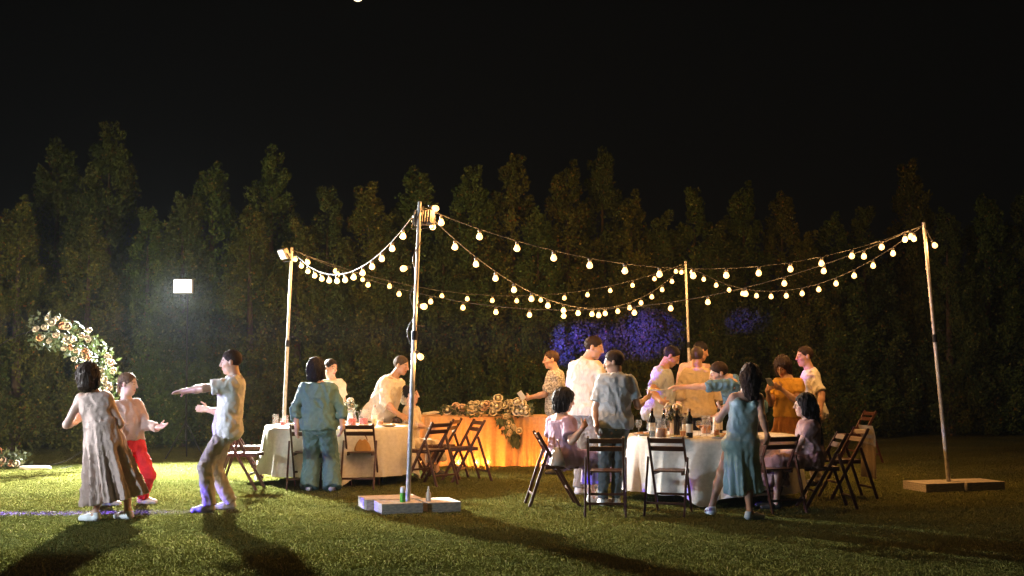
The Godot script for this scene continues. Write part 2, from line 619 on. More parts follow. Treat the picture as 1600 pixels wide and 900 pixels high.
	lf.backlight = Color(0.3, 0.3, 0.2)
	var tf := mat("thuja", Color(1, 1, 1), 0.6)
	tf.vertex_color_use_as_albedo = true
	tf.metallic_specular = 0.12
	tf.backlight_enabled = true
	tf.backlight = Color(0.25, 0.25, 0.15)
	for i in 3:
		var tv: StandardMaterial3D = tf.duplicate()
		tv.albedo_color = [Color(0.92, 1.0, 0.9), Color(1.0, 0.96, 0.8), Color(0.86, 0.9, 0.86)][i]
		M["thuja_tint_%d" % i] = tv
	mat("bark", Color(0.06, 0.04, 0.025), 0.9)
	var gb := mat("grass_blade", Color(1, 1, 1), 1.0)
	gb.vertex_color_use_as_albedo = true
	gb.metallic_specular = 0.0
	gb.backlight_enabled = true
	gb.backlight = Color(0.4, 0.4, 0.2)
	var so := mat("soil", Color(0.075, 0.088, 0.03), 1.0)
	so.metallic_specular = 0.0
	so.albedo_texture = noise_tex(12, 0.03, Color(0.5, 0.5, 0.5), Color(1.3, 1.3, 1.2), 512)
	so.uv1_triplanar = true
	so.uv1_world_triplanar = true
	so.uv1_scale = Vector3.ONE * 0.7

# ---------------------------------------------------------------- figures
func torso(f: Fld, J: Dictionary, k: float, w: float, inf: float, fw: Vector3) -> void:
	var up: Vector3 = (J.neck - J.pel).normalized()
	for s in ["L", "R"]:
		var sh: Vector3 = J["sh" + s]
		var hp: Vector3 = J["hip" + s]
		var a: Vector3 = sh.lerp(J.neck, 0.42) - up * 0.085 * k
		f.cap(a, sh.lerp(hp, 0.62).lerp(J.neck.lerp(J.pel, 0.62), 0.45), 0.088 * w * k + inf, 0.086 * w * k + inf)
		f.cap(sh.lerp(hp, 0.62).lerp(J.neck.lerp(J.pel, 0.62), 0.45), hp.lerp(J.pel, 0.25) + up * 0.02, 0.086 * w * k + inf, 0.098 * w * k + inf)
	f.cap(J.neck - up * 0.06 * k, J.pel, 0.082 * w * k + inf, 0.095 * w * k + inf)
	f.cap(J.shL.lerp(J.neck, 0.12), J.shR.lerp(J.neck, 0.12), 0.05 * k + inf, 0.05 * k + inf)
	f.cap(J.neck - up * 0.15 * k + fw * 0.03 + (J.shL - J.neck) * 0.35, J.neck - up * 0.15 * k + fw * 0.03 + (J.shR - J.neck) * 0.35, 0.085 * k + inf, 0.085 * k + inf)
	f.cap(J.hipL - fw * 0.045 * k, J.hipR - fw * 0.045 * k, 0.088 * w * k + inf, 0.088 * w * k + inf)
	if w > 1.1: f.cap(J.neck.lerp(J.pel, 0.55) + fw * 0.05, J.pel + up * 0.1 + fw * 0.06, 0.115 * w * k + inf, 0.12 * w * k + inf)

func limb_skin(f: Fld, J: Dictionary, k: float, w: float) -> void:
	var m := lerpf(1.0, w, 0.6) * k
	for s in ["L", "R"]:
		f.cap(J["sh" + s], J["el" + s], 0.05 * m, 0.041 * m)
		f.cap(J["el" + s], J["el" + s].lerp(J["wr" + s], 0.35), 0.041 * m, 0.041 * m)
		f.cap(J["el" + s].lerp(J["wr" + s], 0.35), J["wr" + s], 0.041 * m, 0.027 * m)
		f.cap(J["wr" + s], J["wr" + s].lerp(J["tip" + s], 0.3), 0.027 * m, 0.026 * m)
		f.cap(J["hip" + s], J["kn" + s], 0.086 * m, 0.054 * m)
		f.cap(J["kn" + s], J["kn" + s].lerp(J["an" + s], 0.32), 0.052 * m, 0.055 * m)
		f.cap(J["kn" + s].lerp(J["an" + s], 0.32), J["an" + s], 0.055 * m, 0.035 * m)
		f.cap(J["an" + s] - Vector3(0, 0.045, 0), J["toe" + s], 0.032 * k, 0.024 * k)
		f.cap(J["an" + s], J["an" + s] - Vector3(0, 0.04, 0), 0.036 * k, 0.032 * k)

func frame_of(face: Vector3) -> Basis:
	var y := deg_to_rad(face.x)
	var b := Basis(Vector3.UP, y)
	b = b * Basis(Vector3(1, 0, 0), deg_to_rad(face.y))
	return b * Basis(Vector3(0, 0, 1), deg_to_rad(face.z))

func hand_field(f: Fld, J: Dictionary, s: String, k: float, pn: Vector3, curl: float) -> void:
	var w: Vector3 = J["wr" + s]
	var dir: Vector3 = (J["tip" + s] - w).normalized()
	if pn.length() < 0.1:
		pn = (J["neck"] - w) * Vector3(1, 0, 1) + Vector3(0.001, 0, 0)
	pn = (pn - dir * pn.dot(dir)).normalized()
	var side := dir.cross(pn).normalized()
	var th := -side if s == "L" else side
	f.group(0.012)
	f.cap(w - dir * 0.02, w + dir * 0.03 * k, 0.025 * k, 0.024 * k)
	var lens := [0.07, 0.078, 0.072, 0.056]
	for i in 4:
		var off := (1.5 - i) * 0.0185 * k
		var kn := w + dir * (0.088 - absf(1.2 - i) * 0.004) * k + th * off
		f.cap(w + dir * 0.02 * k + th * off * 0.6, kn, 0.015 * k, 0.0125 * k)
		var fd := (dir + th * (1.5 - i) * 0.07).normalized()
		var p := kn
		for j in 3:
			var an: float = curl * (0.55 + 0.25 * i) * (0.8 if j == 0 else 0.7)
			var ax := fd.cross(pn).normalized()
			fd = fd.rotated(ax, an)
			var q: Vector3 = p + fd * lens[i] * ([0.46, 0.3, 0.24][j]) * k
			f.cap(p, q, (0.0092 - j * 0.0006) * k, (0.0086 - j * 0.0007) * k)
			p = q
	var t0 := w + dir * 0.028 * k + th * 0.018 * k
	var t1 := t0 + (dir * 0.55 + th * 0.75 + pn * 0.25).normalized() * 0.042 * k
	var t2 := t1 + (dir * 0.8 + th * 0.35 + pn * 0.45).normalized() * 0.05 * k
	f.cap(t0, t1, 0.015 * k, 0.012 * k)
	f.cap(t1, t2, 0.011 * k, 0.009 * k)

func figure_job(i: int) -> void:
	var D: Dictionary = jobs[i]
	var J: Dictionary = D.J
	var k: float = D.k
	var w: float = D.w
	var fw := Vector3(sin(deg_to_rad(D.yaw)), 0, cos(deg_to_rad(D.yaw)))
	var up: Vector3 = (J.neck - J.pel).normalized()
	var out := []
	# body
	var body := MB.new()
	var f := Fld.new()
	f.uk = 0.05
	f.group(0.06)
	torso(f, J, k, w, 0.0, fw)
	f.group(0.03)
	limb_skin(f, J, k, w)
	f.group(0.03)
	f.cap(J.neck - up * 0.05, J.neck.lerp(J.head, 0.5), 0.06 * k, 0.052 * k)
	Mesher.run(f, f.bounds(), 0.02, body)
	var hf := HeadFld.new()
	hf.o = J.head
	hf.fr = frame_of(D.face)
	hf.inv = hf.fr.inverse()
	hf.s = 1.05 * lerpf(1.0, k, 0.4)
	hf.nk = J.neck
	var start := body.v.size()
	Mesher.run(hf, AABB(J.head, Vector3.ZERO).grow(0.18).merge(AABB(J.neck, Vector3.ZERO).grow(0.075)), 0.0072, body)
	for q in range(start, body.v.size()):
		var p: Vector3 = hf.inv * (body.v[q] - hf.o) / hf.s
		var x := Vector3(absf(p.x), p.y, p.z)
		if x.distance_to(Vector3(0.031, 0.003, 0.088)) < 0.0095: body.c[q] = Color(0.10, 0.09, 0.09)
		elif x.x > 0.012 and x.x < 0.05 and x.z > 0.055 and absf(x.y - 0.029 + (x.x - 0.03) * 0.1) < 0.005: body.c[q] = Color(0.28, 0.22, 0.2)
		elif x.x < 0.023 and x.z > 0.075 and absf(x.y + 0.063) < 0.010: body.c[q] = Color(0.78, 0.45, 0.45)
		elif x.distance_to(Vector3(0.042, -0.03, 0.062)) < 0.02: body.c[q] = Color(1.0, 0.88, 0.86)
	for s in ["L", "R"]:
		var h := Fld.new()
		h.uk = 0.008
		hand_field(h, J, s, k, D["palm" + s], D.curl)
		var bb := AABB(h.A[0], Vector3.ZERO)
		for q in h.A.size(): bb = bb.expand(h.A[q]).expand(h.A[q] + h.BA[q])
		Mesher.run(h, bb.grow(0.035), 0.0055, body)
	out.append(["body", "skin_" + D.skin, body, null])
	# hair
	var hair := HairFld.new()
	hair.o = hf.o; hair.fr = hf.fr; hair.inv = hf.inv; hair.s = hf.s; hair.nk = hf.nk
	hair.style = D.hair[0]
	hair.grow = D.hair[2]
	hair.noise = creases
	var hm := MB.new()
	var hb := AABB(J.head, Vector3.ZERO).grow(0.2)
	if D.hair.size() > 3:
		hair.tail = D.hair[3]
		hb = hb.merge(AABB(J.head + hair.tail, Vector3.ZERO).grow(0.16))
	Mesher.run(hair, hb, 0.0095, hm)
	var rng := RandomNumberGenerator.new()
	rng.seed = i + 1
	var whole := hm.v.size()
	var short: bool = D.hair[0] == "short"
	for q in (380 if whole > 0 else 0):
		var at := rng.randi() % whole
		var nn := hm.n[at]
		var dir := (nn * (0.8 if short else 0.28) + Vector3(0, 0.1 if short else -1.0, 0) + Vector3(rng.randf_range(-1, 1), rng.randf_range(-0.3, 0.4), rng.randf_range(-1, 1)) * 0.45).normalized()
		var ll := rng.randf_range(0.006, 0.014) if short else rng.randf_range(0.02, 0.06)
		var sd := dir.cross(nn + Vector3(0.01, 0.02, 0)).normalized() * 0.0016
		var a := hm.vert(hm.v[at] - sd, nn)
		var bb := hm.vert(hm.v[at] + sd, nn)
		var cc := hm.vert(hm.v[at] + dir * ll * 0.6 + nn * 0.004 + sd * 0.7, nn)
		var dd := hm.vert(hm.v[at] + dir * ll, nn)
		hm.tri(a, bb, cc)
		hm.tri(a, cc, dd)
	out.append(["hair", D.hair[1], hm, null])
	# clothing
	for g in D.gar:
		var c := Fld.new()
		c.noise = creases
		var cell := 0.0165
		var called := "shirt"
		match g[0]:
			"top":
				var inf: float = g[2]
				called = "shirt"
				c.fa = 0.0145 * g[7]
				c.uk = 0.035
				var hem: Vector3 = J.pel + up * g[4]
				c.group(0.07, [Plane(-up, -up.dot(hem)), Plane(up, up.dot(J.neck + up * (0.012 + minf(g[5], 0.0))))])
				torso(c, J, k, w, inf, fw)
				if g[4] < 0.0: c.cap(J.hipL + up * 0.03 - fw * 0.02, J.hipR + up * 0.03 - fw * 0.02, 0.105 * w * k + inf, 0.105 * w * k + inf)
				for s in ["L", "R"]:
					var sh: Vector3 = J["sh" + s]
					var el: Vector3 = J["el" + s]
					var wr: Vector3 = J["wr" + s]
					var ar: float = 0.05 * k * lerpf(1.0, w, 0.6) + g[6] + 0.004
					c.group(0.03)
					if g[3] <= 1.0:
						c.cap(sh.lerp(el, 0.06), sh.lerp(el, g[3]), ar, ar + 0.012, 1)
						c.cap(sh.lerp(el, 0.1), sh.lerp(el, 0.25), ar, ar)
					else:
						c.cap(sh.lerp(el, 0.08), el, ar, ar - 0.003)
						c.cap(el, el.lerp(wr, g[3] - 1.0), ar - 0.003, ar - 0.010 if g[3] > 1.7 else ar + 0.002, 1)
				if g[5] > 0.0:
					c.group(0.015)
					var nd: Vector3 = (J.head - J.neck).normalized()
					c.cap(J.neck - nd * 0.03, J.neck + nd * 0.032 * g[5], 0.082 * k, 0.072 * k, 1)
			"trousers":
				called = "trousers"
				var inf: float = g[2]
				c.fa = 0.013
				c.ff = Vector3(8, 6, 8)
				c.uk = 0.03
				c.group(0.05, [Plane(up, up.dot(J.pel + up * 0.12 * k))])
				torso(c, J, k, w, 0.012, fw)
				for s in ["L", "R"]:
					c.group(0.04)
					var m := lerpf(1.0, w, 0.6) * k
					c.cap(J["hip" + s], J["kn" + s], 0.088 * m + inf * 0.7, 0.058 * m + inf)
					c.cap(J["kn" + s], J["kn" + s].lerp(J["an" + s], g[3] + 0.04), 0.058 * m + inf, 0.048 * m * g[4] + inf, 1)
			"dress":
				called = "dress"
				c.uk = 0.05
				var slip: bool = g[5] > 0.5
				c.fa = 0.006 if slip else 0.012
				var topy: Vector3 = J.neck + up * (-0.10 if slip else -0.002)
				var waist: Vector3 = J.neck.lerp(J.pel, 0.62)
				c.group(0.06, [Plane(up, up.dot(topy)), Plane(-up, -up.dot(J.pel - up * 0.05))])
				torso(c, J, k, w, 0.016, fw)
				if slip: c.uk = 0.11
				c.group(0.05)
				c.cap(J.neck.lerp(J.pel, 0.55) if not slip else J.pel + up * 0.02, g[2], g[3], g[4], 1, fw, 0.22, g[6], g[7])
				if slip:
					c.group(0.01)
					for s in ["L", "R"]:
						var q: Vector3 = J["sh" + s].lerp(J.neck, 0.42)
						c.cap(q - up * 0.09 - fw * 0.095, q + up * 0.055, 0.011, 0.011)
						c.cap(q + up * 0.055, q - up * 0.08 + fw * 0.11, 0.011, 0.011)
			"skirt":
				called = "skirt"
				c.fa = 0.01
				c.group(0.05)
				c.cap(J.pel + up * 0.12, J.pel - Vector3(0, 0.5, 0), g[2], g[3], 1, fw, 0.25, g[4], g[5])
			"skirtsit":
				called = "skirt"
				c.fa = 0.016
				c.uk = 0.06
				c.group(0.09, [Plane(up, up.dot(J.pel + up * 0.16))])
				torso(c, J, k, w, 0.014, fw)
				c.group(0.10)
				for s in ["L", "R"]: c.cap(J["hip" + s], J["kn" + s], g[2], g[2] * 0.82)
				var kc: Vector3 = (J.knL + J.knR) * 0.5
				c.group(0.04)
				c.cap(kc + Vector3(0, 0.02, 0), kc.lerp((J.anL + J.anR) * 0.5, 0.62), g[2] * 1.35, g[2] * 1.55, 1, Vector3.ZERO, 0.0, 7.0, 0.014)
			"shoe":
				for s in ["L", "R"]:
					var sf := Fld.new()
					sf.uk = 0.015
					sf.group(0.03, [Plane(Vector3.DOWN, -0.004)])
					var an: Vector3 = J["an" + s]
					var toe: Vector3 = J["toe" + s]
					var d: Vector3 = ((toe - an) * Vector3(1, 0, 1)).normalized()
					var g0 := Vector3(an.x, 0.036, an.z)
					sf.cap(g0 - d * 0.022, g0 + d * 0.075 * k, 0.037 * k, 0.040 * k)
					sf.cap(g0 + d * 0.075 * k, g0 + d * 0.16 * k - Vector3(0, 0.008, 0), 0.043 * k, 0.034 * k)
					sf.cap(g0 - d * 0.02 + Vector3(0, 0.0, 0), g0 - d * 0.012 + Vector3(0, 0.055, 0), 0.036 * k, 0.042 * k, 1)
					var sm := MB.new()
					Mesher.run(sf, sf.bounds(), 0.009, sm)
					out.append(["shoe", g[1], sm, null])
				continue
		var cm := MB.new()
		Mesher.run(c, c.bounds(), cell, cm)
		out.append([called, g[1], cm, null])
	results[i] = out
	if VERBOSE: print(i, " ", Time.get_ticks_msec())

func people() -> void:
	jobs = cast()
	for D in jobs:
		var J := {}
		var names := ["head", "neck", "pel"]
		for s in ["L", "R"]:
			for q in ["sh", "hip", "el", "wr", "tip", "kn", "an", "toe"]: names.append(q + s)
		for i in names.size(): J[names[i]] = V(D.joints[i * 3], D.joints[i * 3 + 1], D.joints[i * 3 + 2])
		D.J = J
	results.resize(jobs.size())
	var t := WorkerThreadPool.add_group_task(figure_job, jobs.size())
	WorkerThreadPool.wait_for_group_task_completion(t)
	for i in jobs.size():
		var D: Dictionary = jobs[i]
		var o := MeshInstance3D.new()
		o.name = numbered("person")
		add_child(o)
		o.position = D.at
		tag(o, D.label, "person", "guests at the garden party")
		for r in results[i]:
			if r[0] == "body":
				o.mesh = r[2].mesh(mt(r[1]))
			elif r[2].ix.size() > 0:
				put(r[0], r[2], r[1], o)

func cast() -> Array:
	return [
{"at": V(-4.069, 0, -13.763), "yaw": 178, "k": 0.949, "w": 0.98, "face": V(170, 12, -8), "hair": ["bob","dark_brown",0.014], "skin": "fair", "label": "person in a pale rose sleeveless midi dress dancing with back to camera", "palmL": V(0,0,0), "palmR": V(0,0,0), "curl": 0.35,
"gar": [["dress","rose_linen",V(0.03,0.21,0.0),0.165,0.30,0.0,13.0,0.045],["shoe","white_canvas"]],
"joints": [-0.248, 1.457, 0.020, -0.193, 1.294, 0.020, -0.063, 0.769, 0.020, -0.335, 1.235, 0.015, -0.148, 0.769, 0.017, -0.452, 0.971, 0.065, -0.440, 0.986, -0.175, -0.409, 1.059, -0.325, -0.139, 0.400, -0.146, -0.144, 0.081, 0.083, -0.295, 0.030, 0.043, -0.051, 1.235, 0.025, 0.022, 0.769, 0.023, 0.081, 0.982, 0.025, -0.044, 1.019, -0.175, -0.147, 1.081, -0.295, 0.086, 0.448, -0.212, 0.144, 0.081, -0.083, 0.002, 0.030, -0.149]},
{"at": V(-4.363, 0, -15.238), "yaw": 40, "k": 0.903, "w": 0.92, "face": V(82, 5, 0), "hair": ["tied","light_brown",0.0], "skin": "fair", "label": "person in a blush blouse and red trousers dancing with one open hand out", "palmL": V(0.2,0.7,0.7), "palmR": V(0,0,0), "curl": 0.15,
"gar": [["trousers","red_cloth",0.022,0.93,1.0],["top","blush_blouse",0.028,1.95,0.06,0.0,0.014,0.8],["shoe","white_canvas"]],
"joints": [0.026, 1.362, 0.020, 0.007, 1.174, 0.020, 0.063, 0.663, 0.020, 0.108, 1.118, -0.064, 0.126, 0.663, -0.032, 0.244, 0.901, 0.026, 0.409, 0.880, 0.186, 0.555, 0.912, 0.256, 0.303, 0.355, 0.113, 0.172, 0.077, -0.102, 0.321, 0.030, -0.097, -0.093, 1.118, 0.104, 0.001, 0.663, 0.072, -0.124, 0.905, 0.264, -0.024, 0.720, 0.354, 0.080, 0.671, 0.464, 0.049, 0.333, 0.262, -0.172, 0.077, 0.102, -0.024, 0.030, 0.115]},
{"at": V(-3.159, 0, -14.650), "yaw": -82, "k": 1.006, "w": 1.05, "face": V(-88, 4, 0), "hair": ["short","dark_brown",0.0], "skin": "tan", "label": "person in a white short sleeved shirt and khaki trousers dancing with one arm stretched out", "palmL": V(0,-1,0.2), "palmR": V(0,0.3,0.95), "curl": 0.15,
"gar": [["trousers","khaki",0.022,0.98,1.0],["top","white_shirt",0.024,0.75,-0.07,1.0,0.014,0.9],["shoe","grey_canvas"]],
"joints": [0.105, 1.607, 0.020, 0.149, 1.433, 0.020, 0.058, 0.867, 0.020, 0.172, 1.371, 0.182, 0.082, 0.867, 0.107, -0.137, 1.327, 0.252, -0.364, 1.297, 0.132, -0.531, 1.275, 0.072, -0.128, 0.500, 0.167, -0.080, 0.085, 0.157, -0.244, 0.030, 0.186, 0.126, 1.371, -0.142, 0.035, 0.867, -0.067, -0.034, 1.053, -0.142, -0.216, 1.082, -0.322, -0.377, 1.094, -0.402, -0.089, 0.458, -0.075, 0.080, 0.085, -0.157, -0.083, 0.030, -0.128]},
{"at": V(-2.384, 0, -16.857), "yaw": 180, "k": 0.960, "w": 1.12, "face": V(165, 5, 0), "hair": ["bob","black_hair",0.012], "skin": "fair", "label": "person in a loose teal tunic and wide trousers standing with back turned at table", "palmL": V(0,0,0), "palmR": V(0,0,0), "curl": 0.35,
"gar": [["trousers","teal_linen",0.045,1.07,1.5],["top","teal_linen",0.042,1.55,-0.03,0.0,0.014,1.25],["shoe","grey_canvas"]],
"joints": [-0.065, 1.520, 0.020, -0.040, 1.344, 0.020, -0.029, 0.797, 0.020, -0.196, 1.285, 0.020, -0.116, 0.797, 0.020, -0.312, 1.019, 0.050, -0.277, 0.802, 0.160, -0.301, 0.641, 0.100, -0.130, 0.439, -0.175, -0.144, 0.082, 0.000, -0.157, 0.030, -0.158, 0.116, 1.285, 0.020, 0.057, 0.797, 0.020, 0.258, 1.018, 0.020, 0.282, 0.800, 0.130, 0.241, 0.654, 0.050, 0.100, 0.439, -0.170, 0.144, 0.082, 0.000, 0.166, 0.030, -0.157]},
{"at": V(-2.578, 0, -19.500), "yaw": 30, "k": 0.937, "w": 0.95, "face": V(50, 8, -6), "hair": ["tied","black_hair",0.0], "skin": "fair", "label": "person in a white top half hidden behind the teal tunic", "palmL": V(0,0,0), "palmR": V(0,0,0), "curl": 0.35,
"gar": [["trousers","grey_denim",0.02,0.98,1.0],["top","white_shirt",0.02,0.6,-0.05,0.0,0.012,0.8],["shoe","black_shoe"]],
"joints": [-0.045, 1.526, 0.000, -0.026, 1.350, 0.000, 0.000, 0.817, 0.000, 0.092, 1.292, -0.068, 0.073, 0.817, -0.042, 0.135, 1.011, -0.093, 0.160, 0.777, -0.050, 0.175, 0.617, -0.024, 0.134, 0.438, 0.064, 0.058, 0.080, -0.068, 0.135, 0.030, 0.066, -0.143, 1.292, 0.068, -0.073, 0.817, 0.042, -0.187, 1.011, 0.093, -0.162, 0.777, 0.136, -0.147, 0.617, 0.162, -0.012, 0.438, 0.148, -0.088, 0.080, 0.016, -0.011, 0.030, 0.150]},
{"at": V(-1.918, 0, -19.298), "yaw": 62, "k": 1.029, "w": 1.25, "face": V(72, 15, 0), "hair": ["short","grey_brown",0.0], "skin": "tan", "label": "person in a white rolled sleeve shirt bending over the cream blouse", "palmL": V(0,0,0), "palmR": V(0.5,-0.8,-0.2), "curl": 0.35,
"gar": [["trousers","brown_cloth",0.02,0.98,1.0],["top","white_shirt",0.03,1.3,-0.05,1.0,0.014,0.9],["shoe","black_shoe"]],
"joints": [0.339, 1.564, 0.098, 0.212, 1.372, 0.098, 0.000, 0.835, 0.000, 0.293, 1.309, -0.054, 0.043, 0.835, -0.082, 0.358, 1.090, -0.264, 0.468, 0.918, -0.424, 0.504, 0.819, -0.574, 0.221, 0.446, 0.013, 0.017, 0.087, -0.096, 0.167, 0.030, -0.016, 0.131, 1.309, 0.250, -0.043, 0.835, 0.082, 0.135, 1.054, 0.420, 0.329, 0.887, 0.480, 0.471, 0.820, 0.580, 0.134, 0.446, 0.176, -0.070, 0.087, 0.068, 0.080, 0.030, 0.147]},
{"at": V(-1.448, 0, -19.100), "yaw": 88, "k": 0.857, "w": 0.85, "face": V(78, 0, 0), "hair": ["bun","black_hair",0.0], "skin": "fair", "label": "seated person in a cream puffed blouse facing the peach drapery", "palmL": V(0,0,0), "palmR": V(0,0,0), "curl": 0.35,
"gar": [["skirtsit","cream_cloth",0.09],["top","cream_cloth",0.035,1.3,0.0,0.0,0.016,0.9],["shoe","black_shoe"]],
"joints": [0.024, 1.147, 0.000, 0.025, 0.976, 0.000, 0.000, 0.452, 0.000, 0.029, 0.922, -0.113, 0.003, 0.452, -0.077, 0.090, 0.712, -0.243, 0.227, 0.667, -0.403, 0.352, 0.663, -0.493, 0.366, 0.442, -0.096, 0.386, 0.073, -0.095, 0.528, 0.030, -0.091, 0.021, 0.922, 0.113, -0.003, 0.452, 0.077, 0.108, 0.735, 0.263, 0.277, 0.705, 0.393, 0.406, 0.709, 0.473, 0.359, 0.442, 0.121, 0.379, 0.073, 0.122, 0.520, 0.030, 0.127]},
{"at": V(0.633, 0, -19.400), "yaw": -95, "k": 0.983, "w": 1.08, "face": V(-86, 6, 0), "hair": ["short","brown",0.0], "skin": "tan", "label": "person in a patterned short sleeved shirt reaching out beside the draped table", "palmL": V(0,0,-1), "palmR": V(0,0,0), "curl": 0.7,
"gar": [["trousers","navy_cloth",0.02,0.98,1.0],["top","print_shirt",0.03,0.85,-0.06,1.0,0.014,0.9],["shoe","black_shoe"]],
"joints": [-0.071, 1.646, 0.000, -0.006, 1.471, 0.000, 0.000, 0.911, 0.000, -0.020, 1.410, 0.155, -0.008, 0.911, 0.088, -0.167, 1.153, 0.155, -0.367, 1.104, 0.015, -0.485, 1.073, -0.115, 0.007, 0.493, 0.089, 0.022, 0.084, 0.091, -0.139, 0.030, 0.077, 0.007, 1.410, -0.155, 0.008, 0.911, -0.088, 0.011, 1.115, -0.205, -0.038, 0.870, -0.209, -0.068, 0.703, -0.212, 0.023, 0.493, -0.087, 0.038, 0.084, -0.086, -0.124, 0.030, -0.100]},
{"at": V(0.909, 0, -16.400), "yaw": 140, "k": 1.086, "w": 1.02, "face": V(80, 14, 0), "hair": ["short","dark_brown",0.0], "skin": "fair", "label": "person in a ribbed white shirt glancing down toward the grey trousers", "palmL": V(0,0,0), "palmR": V(0,0,0), "curl": 0.35,
"gar": [["trousers","stone_trousers",0.02,0.98,1.0],["top","ribbed_shirt",0.022,1.2,-0.03,1.0,0.012,0.9],["shoe","white_canvas"]],
"joints": [0.090, 1.787, 0.000, -0.012, 1.616, 0.000, 0.000, 0.997, 0.000, -0.151, 1.548, -0.117, -0.075, 0.997, -0.063, -0.180, 1.260, -0.267, -0.112, 1.019, -0.387, -0.066, 0.895, -0.527, -0.048, 0.537, -0.094, -0.094, 0.092, -0.040, 0.021, 0.030, -0.177, 0.127, 1.548, 0.117, 0.075, 0.997, 0.063, 0.206, 1.310, 0.327, 0.243, 1.056, 0.227, 0.290, 0.921, 0.097, 0.101, 0.537, 0.031, 0.056, 0.092, 0.086, 0.171, 0.030, -0.051]},
{"at": V(1.090, 0, -15.169), "yaw": 180, "k": 0.971, "w": 0.95, "face": V(-104, 8, 0), "hair": ["short","dark_brown",0.004], "skin": "tan", "label": "person in a pale short sleeved shirt and grey trousers with back to camera", "palmL": V(0,0,0), "palmR": V(0,0,0), "curl": 0.35,
"gar": [["trousers","grey_denim",0.016,0.95,0.85],["top","pale_shirt",0.028,0.72,-0.04,1.0,0.014,0.75],["shoe","white_canvas"]],
"joints": [0.055, 1.607, 0.020, 0.076, 1.463, 0.020, 0.051, 0.910, 0.020, -0.073, 1.403, 0.020, -0.037, 0.910, 0.020, -0.156, 1.076, 0.030, -0.152, 0.884, 0.190, -0.137, 0.763, 0.060, -0.056, 0.492, 0.027, -0.074, 0.083, 0.034, -0.102, 0.030, -0.124, 0.226, 1.403, 0.020, 0.138, 0.910, 0.020, 0.326, 1.119, 0.020, 0.440, 1.200, -0.180, 0.543, 1.233, -0.320, 0.106, 0.492, -0.007, 0.074, 0.083, -0.034, 0.102, 0.030, -0.192]},
{"at": V(0.576, 0, -15.200), "yaw": 125, "k": 0.926, "w": 1.00, "face": V(105, 8, 0), "hair": ["bob","black_hair",0.008], "skin": "fair", "label": "seated person in a lilac puff sleeved dress", "palmL": V(0,0,0), "palmR": V(0,0,0), "curl": 0.8,
"gar": [["skirtsit","lilac_cloth",0.11],["top","lilac_cloth",0.024,0.75,-0.03,-0.07,0.032,0.7],["shoe","white_canvas"]],
"joints": [0.016, 1.182, 0.000, -0.021, 1.017, 0.000, 0.000, 0.529, 0.000, -0.098, 0.959, -0.110, -0.048, 0.529, -0.068, -0.123, 0.703, -0.210, 0.051, 0.694, -0.370, 0.167, 0.747, -0.480, 0.314, 0.519, -0.222, 0.333, 0.079, -0.228, 0.479, 0.030, -0.275, 0.056, 0.959, 0.110, 0.048, 0.529, 0.068, 0.082, 0.731, 0.270, 0.204, 0.892, 0.390, 0.280, 0.985, 0.280, 0.431, 0.519, -0.020, 0.450, 0.079, -0.026, 0.595, 0.030, -0.074]},
{"at": V(1.847, 0, -17.295), "yaw": 75, "k": 1.017, "w": 1.12, "face": V(82, 32, 0), "hair": ["short","black_hair",0.0], "skin": "tan", "label": "person in a pale polo shirt looking down at the table of bottles", "palmL": V(0,0,0), "palmR": V(0,0,0), "curl": 0.35,
"gar": [["trousers","grey_denim",0.02,0.98,1.0],["top","pale_shirt",0.026,0.7,-0.08,0.6,0.012,0.9],["shoe","black_shoe"]],
"joints": [0.201, 1.682, -0.005, 0.079, 1.518, 0.045, 0.000, 0.946, 0.000, 0.122, 1.455, -0.115, 0.024, 0.946, -0.088, 0.135, 1.150, -0.163, 0.184, 0.896, -0.151, 0.212, 0.723, -0.143, 0.009, 0.512, -0.092, -0.005, 0.086, -0.096, 0.157, 0.030, -0.053, 0.037, 1.455, 0.205, -0.024, 0.946, 0.088, -0.096, 1.239, 0.375, 0.010, 1.117, 0.575, 0.136, 1.081, 0.445, -0.038, 0.512, 0.085, -0.053, 0.086, 0.081, 0.109, 0.030, 0.124]},
{"at": V(2.388, 0, -17.400), "yaw": 186, "k": 0.994, "w": 1.12, "face": V(165, 10, 0), "hair": ["short","grey_brown",0.0], "skin": "tan", "label": "person in a cream shirt seen from behind at far side of bottle table", "palmL": V(0,0,0), "palmR": V(0,0,0), "curl": 0.35,
"gar": [["trousers","navy_cloth",0.02,0.98,1.0],["top","cream_shirt",0.03,1.25,-0.05,1.0,0.014,0.9],["shoe","black_shoe"]],
"joints": [0.004, 1.674, 0.000, 0.019, 1.517, 0.000, 0.000, 0.951, 0.000, -0.142, 1.456, 0.017, -0.089, 0.951, 0.009, -0.254, 1.198, 0.117, -0.104, 1.063, -0.033, -0.011, 0.992, -0.173, -0.087, 0.513, 0.024, -0.086, 0.085, 0.039, -0.103, 0.030, -0.124, 0.180, 1.456, -0.017, 0.089, 0.951, -0.009, 0.288, 1.163, 0.003, 0.248, 0.992, -0.177, 0.179, 0.945, -0.337, 0.091, 0.513, 0.006, 0.092, 0.085, 0.020, 0.075, 0.030, -0.143]},
{"at": V(2.538, 0, -18.800), "yaw": 150, "k": 1.006, "w": 1.10, "face": V(110, 14, 0), "hair": ["short","black_hair",0.0], "skin": "tan", "label": "person in a light shirt mostly hidden behind the cream shirted guest", "palmL": V(0,0,0), "palmR": V(0,0,0), "curl": 0.35,
"gar": [["trousers","navy_cloth",0.02,0.98,1.0],["top","blush_blouse",0.026,0.8,-0.05,1.0,0.012,0.9],["shoe","black_shoe"]],
